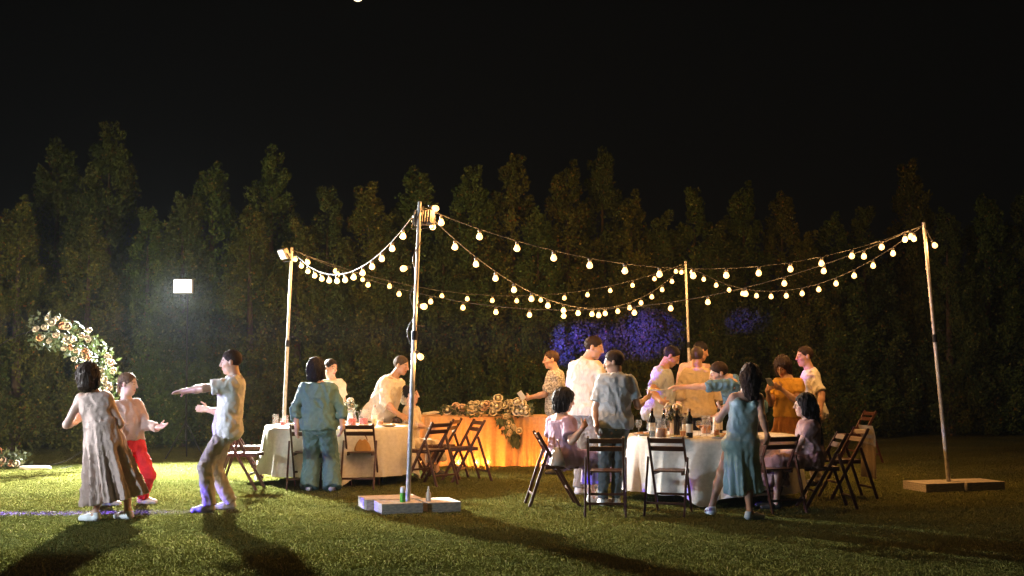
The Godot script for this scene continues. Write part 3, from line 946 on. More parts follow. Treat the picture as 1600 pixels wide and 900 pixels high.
"joints": [0.100, 1.761, 0.000, 0.018, 1.582, 0.000, 0.000, 1.009, 0.000, -0.127, 1.520, -0.084, -0.078, 1.009, -0.045, -0.171, 1.218, -0.109, -0.146, 0.967, -0.152, -0.131, 0.796, -0.178, -0.086, 0.543, -0.032, -0.093, 0.085, -0.019, -0.010, 0.030, -0.163, 0.164, 1.520, 0.084, 0.078, 1.009, 0.045, 0.207, 1.218, 0.109, 0.232, 0.967, 0.066, 0.247, 0.796, 0.040, 0.071, 0.543, 0.058, 0.063, 0.085, 0.071, 0.146, 0.030, -0.072]},
{"at": V(2.979, 0, -16.642), "yaw": -75, "k": 0.971, "w": 0.92, "face": V(-84, 18, 0), "hair": ["short","dark_brown",0.006], "skin": "fair", "label": "person in a blue tee leaning over the table with one arm stretched", "palmL": V(0,-0.9,0.3), "palmR": V(0,0,0), "curl": 0.35,
"gar": [["trousers","navy_cloth",0.02,0.98,1.0],["top","blue_tee",0.026,0.98,-0.04,0.0,0.012,1.2],["shoe","black_shoe"]],
"joints": [-0.462, 1.475, 0.242, -0.330, 1.405, 0.242, 0.000, 1.033, 0.000, -0.295, 1.345, 0.374, 0.023, 1.033, 0.084, -0.653, 1.315, 0.374, -0.934, 1.306, 0.334, -1.134, 1.313, 0.314, 0.037, 0.553, 0.081, 0.052, 0.083, 0.077, -0.103, 0.030, 0.118, -0.365, 1.345, 0.110, -0.023, 1.033, -0.084, -0.289, 1.102, -0.030, -0.430, 0.940, -0.150, -0.487, 0.893, -0.310, -0.008, 0.553, -0.088, 0.006, 0.083, -0.092, -0.148, 0.030, -0.051]},
{"at": V(2.262, 0, -14.020), "yaw": 178, "k": 0.926, "w": 0.93, "face": V(160, 10, 0), "hair": ["long","dark_brown",0.0,V(0.02,-0.19,0.0)], "skin": "tan", "label": "person in an aqua satin slip dress and white sneakers stepping toward table", "palmL": V(0,0,0), "palmR": V(0,0,0), "curl": 0.35,
"gar": [["dress","aqua_satin",V(0.14,0.25,-0.02),0.165,0.185,1.0,8.0,0.026],["shoe","white_sneaker"]],
"joints": [0.220, 1.461, 0.020, 0.171, 1.288, 0.020, 0.105, 0.765, 0.020, 0.037, 1.231, 0.015, 0.022, 0.765, 0.017, -0.101, 1.012, -0.085, -0.022, 1.105, -0.285, -0.067, 1.155, -0.435, -0.059, 0.448, -0.202, -0.161, 0.079, -0.230, -0.188, 0.030, -0.381, 0.306, 1.231, 0.025, 0.188, 0.765, 0.023, 0.295, 1.045, 0.235, 0.319, 0.857, 0.375, 0.325, 0.735, 0.265, 0.178, 0.373, -0.016, 0.161, 0.079, 0.230, 0.300, 0.030, 0.166]},
{"at": V(3.476, 0, -17.000), "yaw": -22, "k": 0.937, "w": 1.00, "face": V(-35, 28, 0), "hair": ["bob","dark_brown",0.006], "skin": "tan", "label": "person in a yellow blouse and ochre skirt looking at a phone", "palmL": V(0,0,0), "palmR": V(0,0,0), "curl": 0.7,
"gar": [["skirt","ochre_cloth",0.155,0.27,9.0,0.03],["top","yellow_cloth",0.026,0.6,0.05,0.0,0.012,0.8],["shoe","black_shoe"]],
"joints": [-0.057, 1.552, 0.000, 0.014, 1.398, 0.000, 0.000, 0.864, 0.000, 0.144, 1.340, 0.053, 0.078, 0.864, 0.032, 0.081, 1.114, 0.203, -0.117, 1.273, 0.203, -0.246, 1.331, 0.293, 0.084, 0.468, 0.018, 0.089, 0.080, 0.004, 0.032, 0.030, 0.147, -0.116, 1.340, -0.053, -0.078, 0.864, -0.032, -0.221, 1.093, 0.027, -0.290, 1.257, 0.187, -0.270, 1.339, 0.337, -0.073, 0.468, -0.046, -0.067, 0.080, -0.059, -0.125, 0.030, 0.084]},
{"at": V(3.288, 0, -14.900), "yaw": -85, "k": 0.926, "w": 0.95, "face": V(-95, 0, 0), "hair": ["long","black_hair",0.0,V(0.09,-0.42,0.03)], "skin": "fair", "label": "seated person in a dusty pink dress turned to the bottle table", "palmL": V(0,0,0), "palmR": V(0,0,0), "curl": 0.35,
"gar": [["skirtsit","pink_cloth",0.10],["top","pink_cloth",0.022,0.5,-0.03,0.0,0.014,0.8],["shoe","black_shoe"]],
"joints": [-0.056, 1.134, 0.000, -0.016, 0.965, 0.000, 0.000, 0.550, 0.000, -0.005, 0.908, 0.130, 0.007, 0.550, 0.083, -0.181, 0.671, 0.130, -0.279, 0.615, -0.080, -0.350, 0.612, -0.230, -0.383, 0.540, 0.131, -0.403, 0.079, 0.132, -0.556, 0.030, 0.137, -0.027, 0.908, -0.130, -0.007, 0.550, -0.083, -0.089, 0.662, -0.240, -0.191, 0.605, -0.450, -0.263, 0.596, -0.600, -0.400, 0.540, -0.104, -0.420, 0.079, -0.103, -0.573, 0.030, -0.098]},
{"at": V(3.944, 0, -17.600), "yaw": -100, "k": 1.006, "w": 1.00, "face": V(-78, 4, 0), "hair": ["short","dark_brown",0.0], "skin": "tan", "label": "person in a white collared shirt standing behind the seated pink dress guest", "palmL": V(0,0,0), "palmR": V(0,0,0), "curl": 0.35,
"gar": [["trousers","khaki",0.02,0.98,1.0],["top","white_shirt",0.026,0.9,-0.05,1.0,0.014,0.9],["shoe","black_shoe"]],
"joints": [-0.119, 1.684, 0.000, -0.046, 1.491, 0.000, 0.000, 0.920, 0.000, -0.073, 1.429, 0.157, -0.016, 0.920, 0.089, 0.026, 1.199, 0.327, -0.025, 0.991, 0.467, -0.082, 0.850, 0.567, -0.064, 0.495, 0.081, 0.014, 0.085, 0.094, -0.150, 0.030, 0.066, -0.018, 1.429, -0.157, 0.016, 0.920, -0.089, -0.009, 1.127, -0.206, -0.059, 0.876, -0.215, -0.088, 0.705, -0.220, -0.032, 0.495, -0.098, 0.045, 0.085, -0.084, -0.118, 0.030, -0.113]}]

# ---------------------------------------------------------------- ground, grass, trees
func ground() -> void:
	var b := MB.new()
	b.face([V(-160, 0, 60), V(160, 0, 60), V(160, 0, -160), V(-160, 0, -160)])
	for i in b.n.size(): b.n[i] = Vector3.UP
	var o := put("ground", b, "soil", self)
	tag(o, "", "", "", "structure")

func lawn() -> void:
	var rng := RandomNumberGenerator.new()
	rng.seed = 11
	var patch := MB.new()
	for i in 1300:
		var p := V(rng.randf_range(-0.27, 0.27), 0, rng.randf_range(-0.27, 0.27))
		var h := rng.randf_range(0.009, 0.020)
		var wd := rng.randf_range(0.0016, 0.0030)
		var an := rng.randf() * TAU
		var side := V(cos(an), 0, sin(an)) * wd
		var lean := V(rng.randf_range(-1, 1), 0, rng.randf_range(-1, 1)) * h * 1.1
		var nn := V(sin(an) * 0.45, 1.0, -cos(an) * 0.45).normalized()
		var t := rng.randf()
		patch.col = Color(0.120, 0.132, 0.036).lerp(Color(0.178, 0.165, 0.058), t * t)
		if rng.randf() < 0.03: patch.col = Color(0.24, 0.20, 0.10)
		var a := patch.vert(p - side, nn)
		var c := patch.vert(p + side, nn)
		var d := patch.vert(p + lean * 0.4 + V(0, h * 0.6, 0) + side * 0.8, nn)
		var e := patch.vert(p + lean * 0.4 + V(0, h * 0.6, 0) - side * 0.8, nn)
		var f := patch.vert(p + lean + V(0, h, 0), nn)
		patch.quad(a, c, d, e)
		patch.tri(e, d, f)
	var xs := []
	var cs := []
	var patchy := FastNoiseLite.new()
	patchy.seed = 4
	patchy.frequency = 0.35
	var z := -9.0
	while z > -31.0:
		var half := -z * 0.42 + 1.6
		var x := -half
		while x < half:
			var b := Basis(Vector3.UP, rng.randf() * TAU).scaled(V(1, rng.randf_range(0.75, 1.35), 1))
			xs.append(Transform3D(b, V(x + rng.randf_range(-0.08, 0.08), 0, z + rng.randf_range(-0.08, 0.08))))
			var q := patchy.get_noise_2d(x, z * 1.6)
			cs.append(Color(1.0 + q * 0.5, 1.0 + q * 0.36, 1.0 + q * 0.2).lerp(Color(0.9, 1.0, 0.9), 0.3))
			x += 0.36
		z -= 0.36
	var mm := MultiMesh.new()
	mm.transform_format = MultiMesh.TRANSFORM_3D
	mm.use_colors = true
	mm.mesh = patch.mesh(mt("grass_blade"))
	mm.instance_count = xs.size()
	for i in xs.size():
		mm.set_instance_transform(i, xs[i])
		mm.set_instance_color(i, cs[i])
	var o := MultiMeshInstance3D.new()
	o.name = "grass"
	o.multimesh = mm
	add_child(o)
	tag(o, "short mown grass of the party lawn", "grass", "", "stuff")

# a thuja crown one unit-ish wide: many flat sprays over several leaders
func crown(sd: int, H: float, R: float) -> ArrayMesh:
	var rng := RandomNumberGenerator.new()
	rng.seed = sd
	var fn := FastNoiseLite.new()
	fn.seed = sd
	fn.frequency = 1.0
	var leaders := [[V(0, 0, 0), H, R]]
	for i in 1 + sd % 2:
		var an := rng.randf() * TAU
		var q := rng.randf_range(0.3, 0.6) * R
		leaders.append([V(cos(an) * q, 0, sin(an) * q), H * rng.randf_range(0.5, 0.78), R * rng.randf_range(0.5, 0.7)])
	var b := MB.new()
	# upright plumes over every leader, each a loose clump of sprays, and a thinner fill inside
	var plumes := []
	for i in 340:
		var l: Array = leaders[0] if rng.randf() < 0.55 else leaders[rng.randi() % leaders.size()]
		var t := clampf(1.0 - pow(rng.randf(), 0.68), 0.0, 0.97)
		if i < leaders.size(): t = 0.93; l = leaders[i]
		var an := rng.randf() * TAU
		var o := V(cos(an), 0, sin(an))
		var prof: float = pow(1.0 - t, 0.8) * (0.66 + 0.34 * minf(1.0, t * 7.0 + 0.35))
		var lump := fn.get_noise_3d(o.x * 1.4 + sd, l[1] * t * 1.2, o.z * 1.4)
		var rr: float = l[2] * prof * rng.randf_range(0.74, 1.0) * (1.0 + 0.28 * lump)
		var big := rng.randf_range(0.7, 1.35) * lerpf(1.0, 0.55, t)
		plumes.append([l[0] + o * rr + V(0, l[1] * t + 0.1, 0), (o * rng.randf_range(0.15, 0.55) + V(rng.randf_range(-0.2, 0.2), 1, rng.randf_range(-0.2, 0.2))).normalized(), 0.44 * big, 0.17 * big, o, rng.randf()])
	for i in 46000:
		var o: Vector3
		var p: Vector3
		var shade := 0.5
		if i % 7 != 0:
			var pl: Array = plumes[rng.randi() % plumes.size()]
			var s := rng.randf()
			var wide: float = pl[3] * sqrt(sin(PI * clampf(s * 0.92 + 0.08, 0, 1)) + 0.02)
			var rnd := V(rng.randfn(), rng.randfn(), rng.randfn()).normalized() * pow(rng.randf(), 0.4)
			p = pl[0] + pl[1] * pl[2] * (s - 0.35) + rnd * wide
			o = (pl[4] * 0.6 + rnd).normalized()
			shade = pl[5]
		else:
			var l: Array = leaders[rng.randi() % leaders.size()]
			var t := clampf(1.0 - pow(rng.randf(), 0.7), 0.0, 0.97)
			var an := rng.randf() * TAU
			o = V(cos(an), 0, sin(an))
			p = l[0] + o * l[2] * pow(1.0 - t, 0.8) * rng.randf_range(0.3, 0.85) + V(0, l[1] * t + 0.08, 0)
		if p.y < 0.04: p.y = 0.04 + rng.randf() * 0.3
		var g := (o * rng.randf_range(0.25, 1.0) + V(rng.randf_range(-0.5, 0.5), rng.randf_range(0.35, 1.2), rng.randf_range(-0.5, 0.5))).normalized()
		var s := (g.cross(V(rng.randf_range(-1, 1), rng.randf_range(-0.3, 0.3), rng.randf_range(-1, 1)))).normalized()
		var nn := s.cross(g).normalized()
		if nn.dot(o + V(0, 0.3, 0)) < 0.0: nn = -nn
		nn = (nn + o * 0.7 + V(0, 0.2, 0)).normalized()
		var ln := rng.randf_range(0.035, 0.075)
		var tone := clampf(shade * 0.7 + rng.randf() * 0.2, 0.0, 1.0)
		b.col = Color(0.046, 0.064, 0.022).lerp(Color(0.112, 0.124, 0.042), tone * tone)
		var dead := rng.randf()
		if dead < 0.03: b.col = Color(0.14, 0.080, 0.030)
		elif dead < 0.05: b.col = Color(0.19, 0.17, 0.06)
		for fg in [-1, 0, 1]:
			var dd: Vector3 = (g + s * 0.55 * fg).normalized()
			var ll: float = ln * (1.0 if fg == 0 else 0.75)
			var sd2 := dd.cross(nn).normalized() * ll * 0.13
			var a := b.vert(p, nn)
			var c := b.vert(p + dd * ll * 0.55 + sd2, nn)
			var d := b.vert(p + dd * ll, nn)
			var e := b.vert(p + dd * ll * 0.55 - sd2, nn)
			b.quad(a, c, d, e)
	return b.mesh(mt("thuja"))

func trees() -> void:
	var shapes := []
	for i in 6: shapes.append(crown(40 + i * 7, 5.0, 1.15))
	var trunk := MB.new()
	trunk.tube(PackedVector3Array([V(0, -0.1, 0), V(0.02, 1.2, 0.01), V(-0.01, 2.6, 0), V(0, 4.3, 0.02)]), PackedFloat32Array([0.11, 0.085, 0.06, 0.015]), 8)
	var tm := trunk.mesh(mt("bark"))
	var rng := RandomNumberGenerator.new()
	rng.seed = 77
	# x, z, height of every tree in the row, front row then the taller ones behind
	var rows := [[-10.01, -24.30, 4.65, 0.95, "middling thuja at the frame edge beyond the arch"],
		[-9.07, -24.60, 4.55, 1.05, "middling thuja above the round arch"],
		[-8.97, -26.41, 5.83, 1.27, "tall thuja set back over the round arch"],
		[-7.79, -24.67, 4.17, 1.00, "short thuja over the rose garland"],
		[-7.99, -26.48, 6.25, 1.22, "tall thuja over the rose garland, highest of all"],
		[-6.93, -25.48, 4.44, 0.95, "short thuja between the garland and the floodlight"],
		[-6.33, -25.77, 4.77, 1.05, "middling thuja right above the floodlight"],
		[-5.95, -26.52, 5.45, 1.27, "tall thuja just right of the floodlight"],
		[-5.06, -25.92, 4.49, 1.00, "short thuja between the floodlight and the pole with the tilted lamp"],
		[-4.87, -27.14, 5.84, 1.22, "tall thuja nearest the pole with the tilted lamp"],
		[-4.16, -26.07, 4.32, 0.95, "short thuja just right of the pole with the tilted lamp"],
		[-3.66, -26.53, 4.96, 1.05, "middling thuja above the teal tunic"],
		[-2.86, -26.75, 5.09, 1.15, "middling thuja above the gap beside the rolled sleeves"],
		[-2.39, -26.57, 4.31, 1.00, "short thuja just left of the front pole"],
		[-1.96, -27.29, 5.42, 1.22, "middling thuja directly behind the front pole top"],
		[-1.37, -26.94, 4.41, 0.95, "short thuja just right of the front pole top"],
		[-0.84, -27.48, 5.53, 1.17, "middling thuja above the draped table"],
		[0.00, -27.80, 5.76, 1.27, "tall thuja above the large rose arrangement"],
		[0.55, -27.34, 4.65, 1.00, "short thuja right of the large rose arrangement"],
		[1.15, -27.99, 5.68, 1.22, "tall thuja above the lilac dress"],
		[1.93, -28.58, 6.01, 1.07, "tall thuja above the ribbed white shirt"],
		[2.53, -28.13, 5.07, 1.05, "middling thuja above the guest in grey trousers"],
		[3.18, -28.20, 4.68, 1.15, "short thuja above the polo shirt"],
		[3.91, -28.57, 5.19, 1.00, "middling thuja behind the rear centre pole"],
		[4.36, -28.29, 4.49, 1.10, "short thuja just right of the rear centre pole"],
		[4.97, -28.81, 5.36, 1.07, "middling thuja above the aqua dress"],
		[5.86, -29.02, 5.14, 1.05, "middling thuja above the yellow blouse"],
		[6.96, -29.09, 4.71, 1.15, "short thuja above the jacket chair"],
		[6.33, -28.66, 4.32, 1.00, "short thuja above the seated pink dress"],
		[7.75, -29.46, 4.89, 1.10, "short thuja above the lone chair"],
		[9.12, -30.60, 6.11, 1.07, "tall thuja just left of the dark lawn pole"],
		[9.66, -29.70, 4.91, 1.05, "short thuja just right of the dark lawn pole"],
		[10.66, -30.10, 5.22, 1.15, "middling thuja above the boxes on the dark lawn"],
		[11.68, -30.50, 5.44, 1.12, "middling thuja at the frame edge over the dark lawn"],
		[12.55, -30.50, 5.15, 1.10, "middling thuja last of the row beyond the dark lawn"]]
	var kinds := ["broad", "narrow", "full", "ragged", "dense", "slender"]
	for i in rows.size():
		var r: Array = rows[i]
		var where := ""
		if i == 0: where = "leftmost"
		var t := thing("thuja_tree", r[4], "tree", V(r[0], 0, r[1]), rng.randf() * TAU, "conifers of the boundary row")
		var k: float = r[2] / 5.0
		t.scale = V(r[3], k, r[3])
		put_mesh("trunk", tm, t)
		var cr := put_mesh("crown", shapes[(i * 5 + 2) % 6], t)
		cr.material_override = M["thuja_tint_%d" % ((i * 7 + i / 3) % 3)]

# ---------------------------------------------------------------- poles, lamps, strings of bulbs
func slab(t: Node3D, at: Vector3, size: Vector3, turn: float) -> void:
	# a box of boards: three boards on top, sides all round
	var b := Basis(Vector3.UP, turn)
	for i in 3:
		var m := MB.new()
		var w := size.z / 3.0
		m.box(Transform3D(b, at + b * V(0, size.y - 0.011, (i - 1) * w)), V(size.x, 0.02, w - 0.006), 0.002)
		put("board", m, "board", t)
	for s in [-1, 1]:
		var m := MB.new()
		m.box(Transform3D(b, at + b * V(0, (size.y - 0.022) * 0.5 + 0.001, s * (size.z * 0.5 - 0.012))), V(size.x - 0.004, size.y - 0.024, 0.018), 0.002)
		put("side_board", m, "board", t)
		m = MB.new()
		m.box(Transform3D(b, at + b * V(s * (size.x * 0.5 - 0.012), (size.y - 0.022) * 0.5 + 0.001, 0)), V(0.018, size.y - 0.024, size.z - 0.046), 0.002)
		put("end_board", m, "board", t)

func pole(base: Vector3, top: Vector3, label: String) -> Node3D:
	var t := thing("light_pole", label, "pole", V(base.x, 0, base.z), 0, "poles holding the string lights")
	var d := top - V(base.x, 0, base.z)
	var a := V(0, base.y, 0)
	var mid := a.lerp(d, 0.55)
	var m := MB.new()
	m.tube(PackedVector3Array([a, mid]), PackedFloat32Array([0.026]), 14)
	put("lower_tube", m, "pole_metal", t)
	m = MB.new()
	m.tube(PackedVector3Array([mid - (d - a).normalized() * 0.08, d]), PackedFloat32Array([0.021]), 14)
	put("upper_tube", m, "pole_metal", t)
	m = MB.new()
	m.tube(PackedVector3Array([mid - (d - a).normalized() * 0.05, mid + (d - a).normalized() * 0.05]), PackedFloat32Array([0.031]), 14)
	put("collar", m, "black_metal", t)
	m = MB.new()
	m.tube(PackedVector3Array([mid + V(0.02, 0.1, 0.02), mid + V(0.11, 0.1, 0.02)]), PackedFloat32Array([0.007]), 6)
	put("clamp_bolt", m, "black_metal", t)
	return t

func flood_fixture(at: Vector3, turn: float, tilt: float, label: String) -> void:
	var t := thing("work_lamp", label, "lamp", at, turn, "unlit work lamps on the poles")
	t.rotation.x = tilt
	var m := MB.new()
	m.box(Transform3D(Basis(), V(0, 0, 0)), V(0.24, 0.17, 0.05), 0.012)
	put("housing", m, "lamp_housing", t)
	m = MB.new()
	for i in 7: m.box(Transform3D(Basis(), V(-0.09 + i * 0.03, 0, -0.042)), V(0.008, 0.14, 0.032), 0.002)
	put("cooling_fins", m, "lamp_housing", t)
	m = MB.new()
	m.box(Transform3D(Basis(), V(0, 0, 0.028)), V(0.2, 0.13, 0.006), 0.002)
	put("front_glass", m, "white_plastic", t)
	m = MB.new()
	for s in [-1, 1]: m.beam(V(s * 0.128, 0, 0), V(s * 0.128, -0.13, -0.02), 0.006, 0.025, V(1, 0, 0), 0.001)
	m.beam(V(-0.128, -0.13, -0.02), V(0.128, -0.13, -0.02), 0.025, 0.006, V(0, 0, 1), 0.001)
	put("bracket", m, "black_metal", t)

var bulb_mesh: ArrayMesh
var socket_mesh: ArrayMesh

func bulb(t: Node3D, at: Vector3, b := Basis()) -> void:
	var o := put_mesh("bulb", bulb_mesh, t, Transform3D(b, at))
	put_mesh("socket", socket_mesh, o)
	var l := OmniLight3D.new()
	l.name = "bulb_light"
	l.light_color = Color(1.0, 0.72, 0.40)
	l.light_energy = BULB
	l.light_size = 0.03
	l.omni_range = 40.0
	l.omni_attenuation = 2.0
	l.shadow_enabled = true
	o.add_child(l)
	l.position = V(0, -0.08, 0)

const BULB := 0.42

func strings() -> void:
	var m := MB.new()
	m.lathe([Vector2(0.001, -0.114), Vector2(0.015, -0.111), Vector2(0.028, -0.101), Vector2(0.0345, -0.084), Vector2(0.032, -0.067), Vector2(0.023, -0.050), Vector2(0.015, -0.036), Vector2(0.001, -0.034)], 16)
	bulb_mesh = m.mesh(mt("bulb_glow"))
	m = MB.new()
	m.lathe([Vector2(0.001, -0.042), Vector2(0.017, -0.041), Vector2(0.018, -0.006), Vector2(0.008, 0.004), Vector2(0.001, 0.006)], 10)
	socket_mesh = m.mesh(mt("socket"))
	var F := V(-1.003, 3.303, -14.550)
	var R := V(5.227, 3.353, -17.000)
	var L := V(-3.352, 3.322, -20.400)
	var B := V(3.066, 3.362, -23.700)
	var runs := [
		[F, R, 0.62, 15, "string of bulbs spanning the front pole and the dark lawn pole"],
		[L, F, 0.55, 15, "short string of bulbs drooping between the back pole near floodlight and the front pole"],
		[L, B, 0.64, 16, "string of bulbs along the hedge side joining the two rear poles"],
		[F, B, 0.95, 18, "deep sagging string of bulbs crossing from front pole to rear centre pole"],
		[L, R, 1.00, 18, "longest string of bulbs crossing low from floodlight side pole to the dark lawn pole"],
		[B, R, 0.66, 15, "string of bulbs sagging between rear centre pole and the dark lawn pole"]]
	for r in runs:
		var a: Vector3 = r[0]
		var b: Vector3 = r[1]
		var t := thing("bulb_string", r[4], "string lights", V(a.x, 0, a.z), 0, "strings of warm bulbs")
		var o := V(a.x, 0, a.z)
		var pts := PackedVector3Array()
		for i in 41:
			var s := i / 40.0
			pts.append(a.lerp(b, s) - V(0, r[2] * 4.0 * s * (1.0 - s), 0) - o)
		m = MB.new()
		m.tube(pts, PackedFloat32Array([0.005]), 6)
		put("wire", m, "wire", t)
		for i in r[3]:
			var s: float = (i + 0.55) / r[3]
			bulb(t, a.lerp(b, s) - V(0, r[2] * 4.0 * s * (1.0 - s) + 0.008, 0) - o)
	# tail of the string, wound down the front pole
	var t2 := thing("bulb_string", "loose tail of bulbs taped down the front pole", "string lights", V(F.x, 0, F.z), 0, "strings of warm bulbs")
	var q := PackedVector3Array()
	for i in 40:
		var s := i / 39.0
		q.append(V(F.x, 0, F.z).lerp(V(-1.121, 0.117, -14.550), s) * V(1, 0, 1) - V(F.x, 0, F.z) + V(cos(s * 26.0) * 0.032, F.y - s * 1.62, sin(s * 26.0) * 0.032))
	m = MB.new()
	m.tube(q, PackedFloat32Array([0.0055]), 6)
	put("wire", m, "wire", t2)
	for e in [[0.02, 0.07, -1.2], [0.42, -0.04, 1.35], [0.69, 0.05, -1.4], [0.99, 0.05, -0.7]]:
		var p := q[int(e[0] * 39)]
		bulb(t2, p + V(e[1], 0.0, 0.03), Basis(V(0, 0, 1), -e[2]))
	var t3 := thing("bulb_string", "single loose bulb hanging outside the dark lawn pole", "string lights", V(R.x, 0, R.z), 0, "strings of warm bulbs")
	m = MB.new()
	m.tube(PackedVector3Array([V(0, R.y - 0.02, 0.02), V(0.05, R.y - 0.12, 0.04), V(0.085, R.y - 0.20, 0.04)]), PackedFloat32Array([0.0055]), 6)
	put("wire", m, "wire", t3)
	bulb(t3, V(0.09, R.y - 0.2, 0.04), Basis(V(0, 0, 1), 0.5))

func poles() -> void:
	var p := pole(V(-1.121, 0.117, -14.550), V(-1.003, 3.303, -14.550) + V(0.0, 0.05, 0), "tall grey light pole standing on the pale boards with a spray bottle")
	p = pole(V(5.486, 0.112, -17.000), V(5.227, 3.353, -17.000) + V(0, 0.03, 0), "tall leaning light pole alone on the dark side of the lawn")
	p = pole(V(-3.468, 0.112, -20.400), V(-3.352, 3.322, -20.400) + V(0, 0.03, 0), "tall light pole behind the teal tunic with a lamp facing the floodlight")
	p = pole(V(3.166, 0.112, -23.700), V(3.066, 3.362, -23.700) + V(0, 0.03, 0), "tall light pole at the hedge behind the guests in polo and cream shirts")
	var yw := 0.305
	var t := thing("pole_base", "pale weathered board boxes weighing down the front pole", "base", V(-1.2, 0, -14.6))
	slab(t, V(-1.215, 0.002, -14.50) - t.position, V(0.45, 0.115, 0.40), yw)
	slab(t, V(-1.35, 0.002, -14.955) - t.position, V(0.62, 0.12, 0.48), yw)
	slab(t, V(-0.80, 0.002, -14.72) - t.position, V(0.37, 0.11, 0.52), yw)
	t = thing("pole_base", "low board boxes under the pole on the dark lawn", "base", V(5.6, 0, -17.0))
	slab(t, V(5.29, 0.002, -16.98) - t.position, V(0.56, 0.11, 0.5), yw)
	slab(t, V(5.86, 0.002, -17.17) - t.position, V(0.56, 0.11, 0.5), yw)
	t = thing("pole_base", "board box under the pole behind the teal tunic", "base", V(-3.468, 0.112, -20.400) * V(1, 0, 1))
	slab(t, V(0, 0.002, 0), V(0.7, 0.11, 0.6), yw)
	t = thing("pole_base", "board box under the pole at the hedge", "base", V(3.166, 0.112, -23.700) * V(1, 0, 1))
	slab(t, V(0, 0.002, 0), V(0.7, 0.11, 0.6), yw)
	flood_fixture(V(-1.003, 3.303, -14.550) + V(0.05, -0.12, 0.0) + V(-0.01, 0, -0.075), 2.9, 0.25, "work lamp turned to the tables at top of front pole")
	flood_fixture(V(-3.352, 3.322, -20.400) + V(-0.12, -0.07, 0.05), -1.0, 0.45, "work lamp tilted down at top of pole near floodlight")
	# spray can and bottle on the boards
	t = thing("spray_can", "green and white spray can beside the front pole", "can", V(-1.165, 0.117, -14.44))
	var m := MB.new()
	m.lathe([Vector2(0.001, 0), Vector2(0.03, 0.0), Vector2(0.031, 0.09), Vector2(0.031, 0.1)], 16)
	put("can", m, "green_label", t)
	m = MB.new()
	m.lathe([Vector2(0.031, 0.1), Vector2(0.029, 0.105), Vector2(0.027, 0.155), Vector2(0.02, 0.165), Vector2(0.001, 0.166)], 16)
	put("cap", m, "white_plastic", t)
	t = thing("spray_bottle", "small white pump bottle on the pale boards", "bottle", V(-0.90, 0.112, -14.58))
	m = MB.new()
	m.lathe([Vector2(0.001, 0), Vector2(0.026, 0.0), Vector2(0.028, 0.01), Vector2(0.028, 0.09), Vector2(0.014, 0.105), Vector2(0.012, 0.115)], 16)
	put("bottle_body", m, "white_plastic", t)
	m = MB.new()
	m.lathe([Vector2(0.014, 0.113), Vector2(0.014, 0.13), Vector2(0.008, 0.135), Vector2(0.008, 0.16), Vector2(0.001, 0.161)], 12)
	put("pump", m, "white_plastic", t)

func floodlight() -> void:
	var t := thing("floodlight", "glaring white floodlight on a thin black tripod stand before the hedge", "floodlight", V(-5.502, 2.880, -22.400) * V(1, 0, 1))
	var hgt := V(-5.502, 2.880, -22.400).y
	var m := MB.new()
	m.tube(PackedVector3Array([V(0.04, 0.30, -0.2), V(0.04, 1.5, -0.2)]), PackedFloat32Array([0.017]), 10)
	m.tube(PackedVector3Array([V(0.04, 1.5, -0.2), V(0.04, hgt - 0.12, -0.2)]), PackedFloat32Array([0.012]), 10)
	put("stand_tube", m, "black_metal", t)
	for i in 3:
		var an := i * TAU / 3.0 + 0.35
		m = MB.new()
		m.tube(PackedVector3Array([V(0.04, 0.62, -0.2), V(0.04 + cos(an) * 0.36, 0.012, -0.2 + sin(an) * 0.36)]), PackedFloat32Array([0.011]), 8)
		m.tube(PackedVector3Array([V(0.04, 0.30, -0.2), V(0.04 + cos(an) * 0.19, 0.33, -0.2 + sin(an) * 0.19)]), PackedFloat32Array([0.007]), 6)
		put("leg", m, "black_metal", t)
	m = MB.new()
	m.tube(PackedVector3Array([V(0.04, 1.46, -0.2), V(0.04, 1.54, -0.2)]), PackedFloat32Array([0.026]), 10)
	put("collar", m, "black_metal", t)
	m = MB.new()
	m.box(Transform3D(Basis(), V(0, hgt, -0.055)), V(0.33, 0.25, 0.07), 0.012)
	put("housing", m, "lamp_housing", t)
	m = MB.new()
	m.box(Transform3D(Basis(), V(0, hgt, -0.015)), V(0.30, 0.22, 0.01), 0.003)
	put("lamp_panel", m, "flood_glow", t)
	m = MB.new()
	m.beam(V(0.04, hgt - 0.13, -0.215), V(0.0, hgt - 0.02, -0.085), 0.03, 0.03, V(1, 0, 0), 0.003)
	put("bracket", m, "black_metal", t)
	var l := SpotLight3D.new()
	l.name = "flood_light"
	l.light_color = Color(1.0, 0.99, 0.95)
	l.light_energy = FLOOD
	l.light_size = 0.13
	l.spot_angle = 52.0
	l.spot_angle_attenuation = 1.0
	l.spot_range = 60
	l.shadow_enabled = true
	t.add_child(l)
	l.look_at_from_position(t.position + V(0, hgt, 0.03), V(-4.7, 0.0, -16.8), Vector3.UP)

const FLOOD := 1150.0

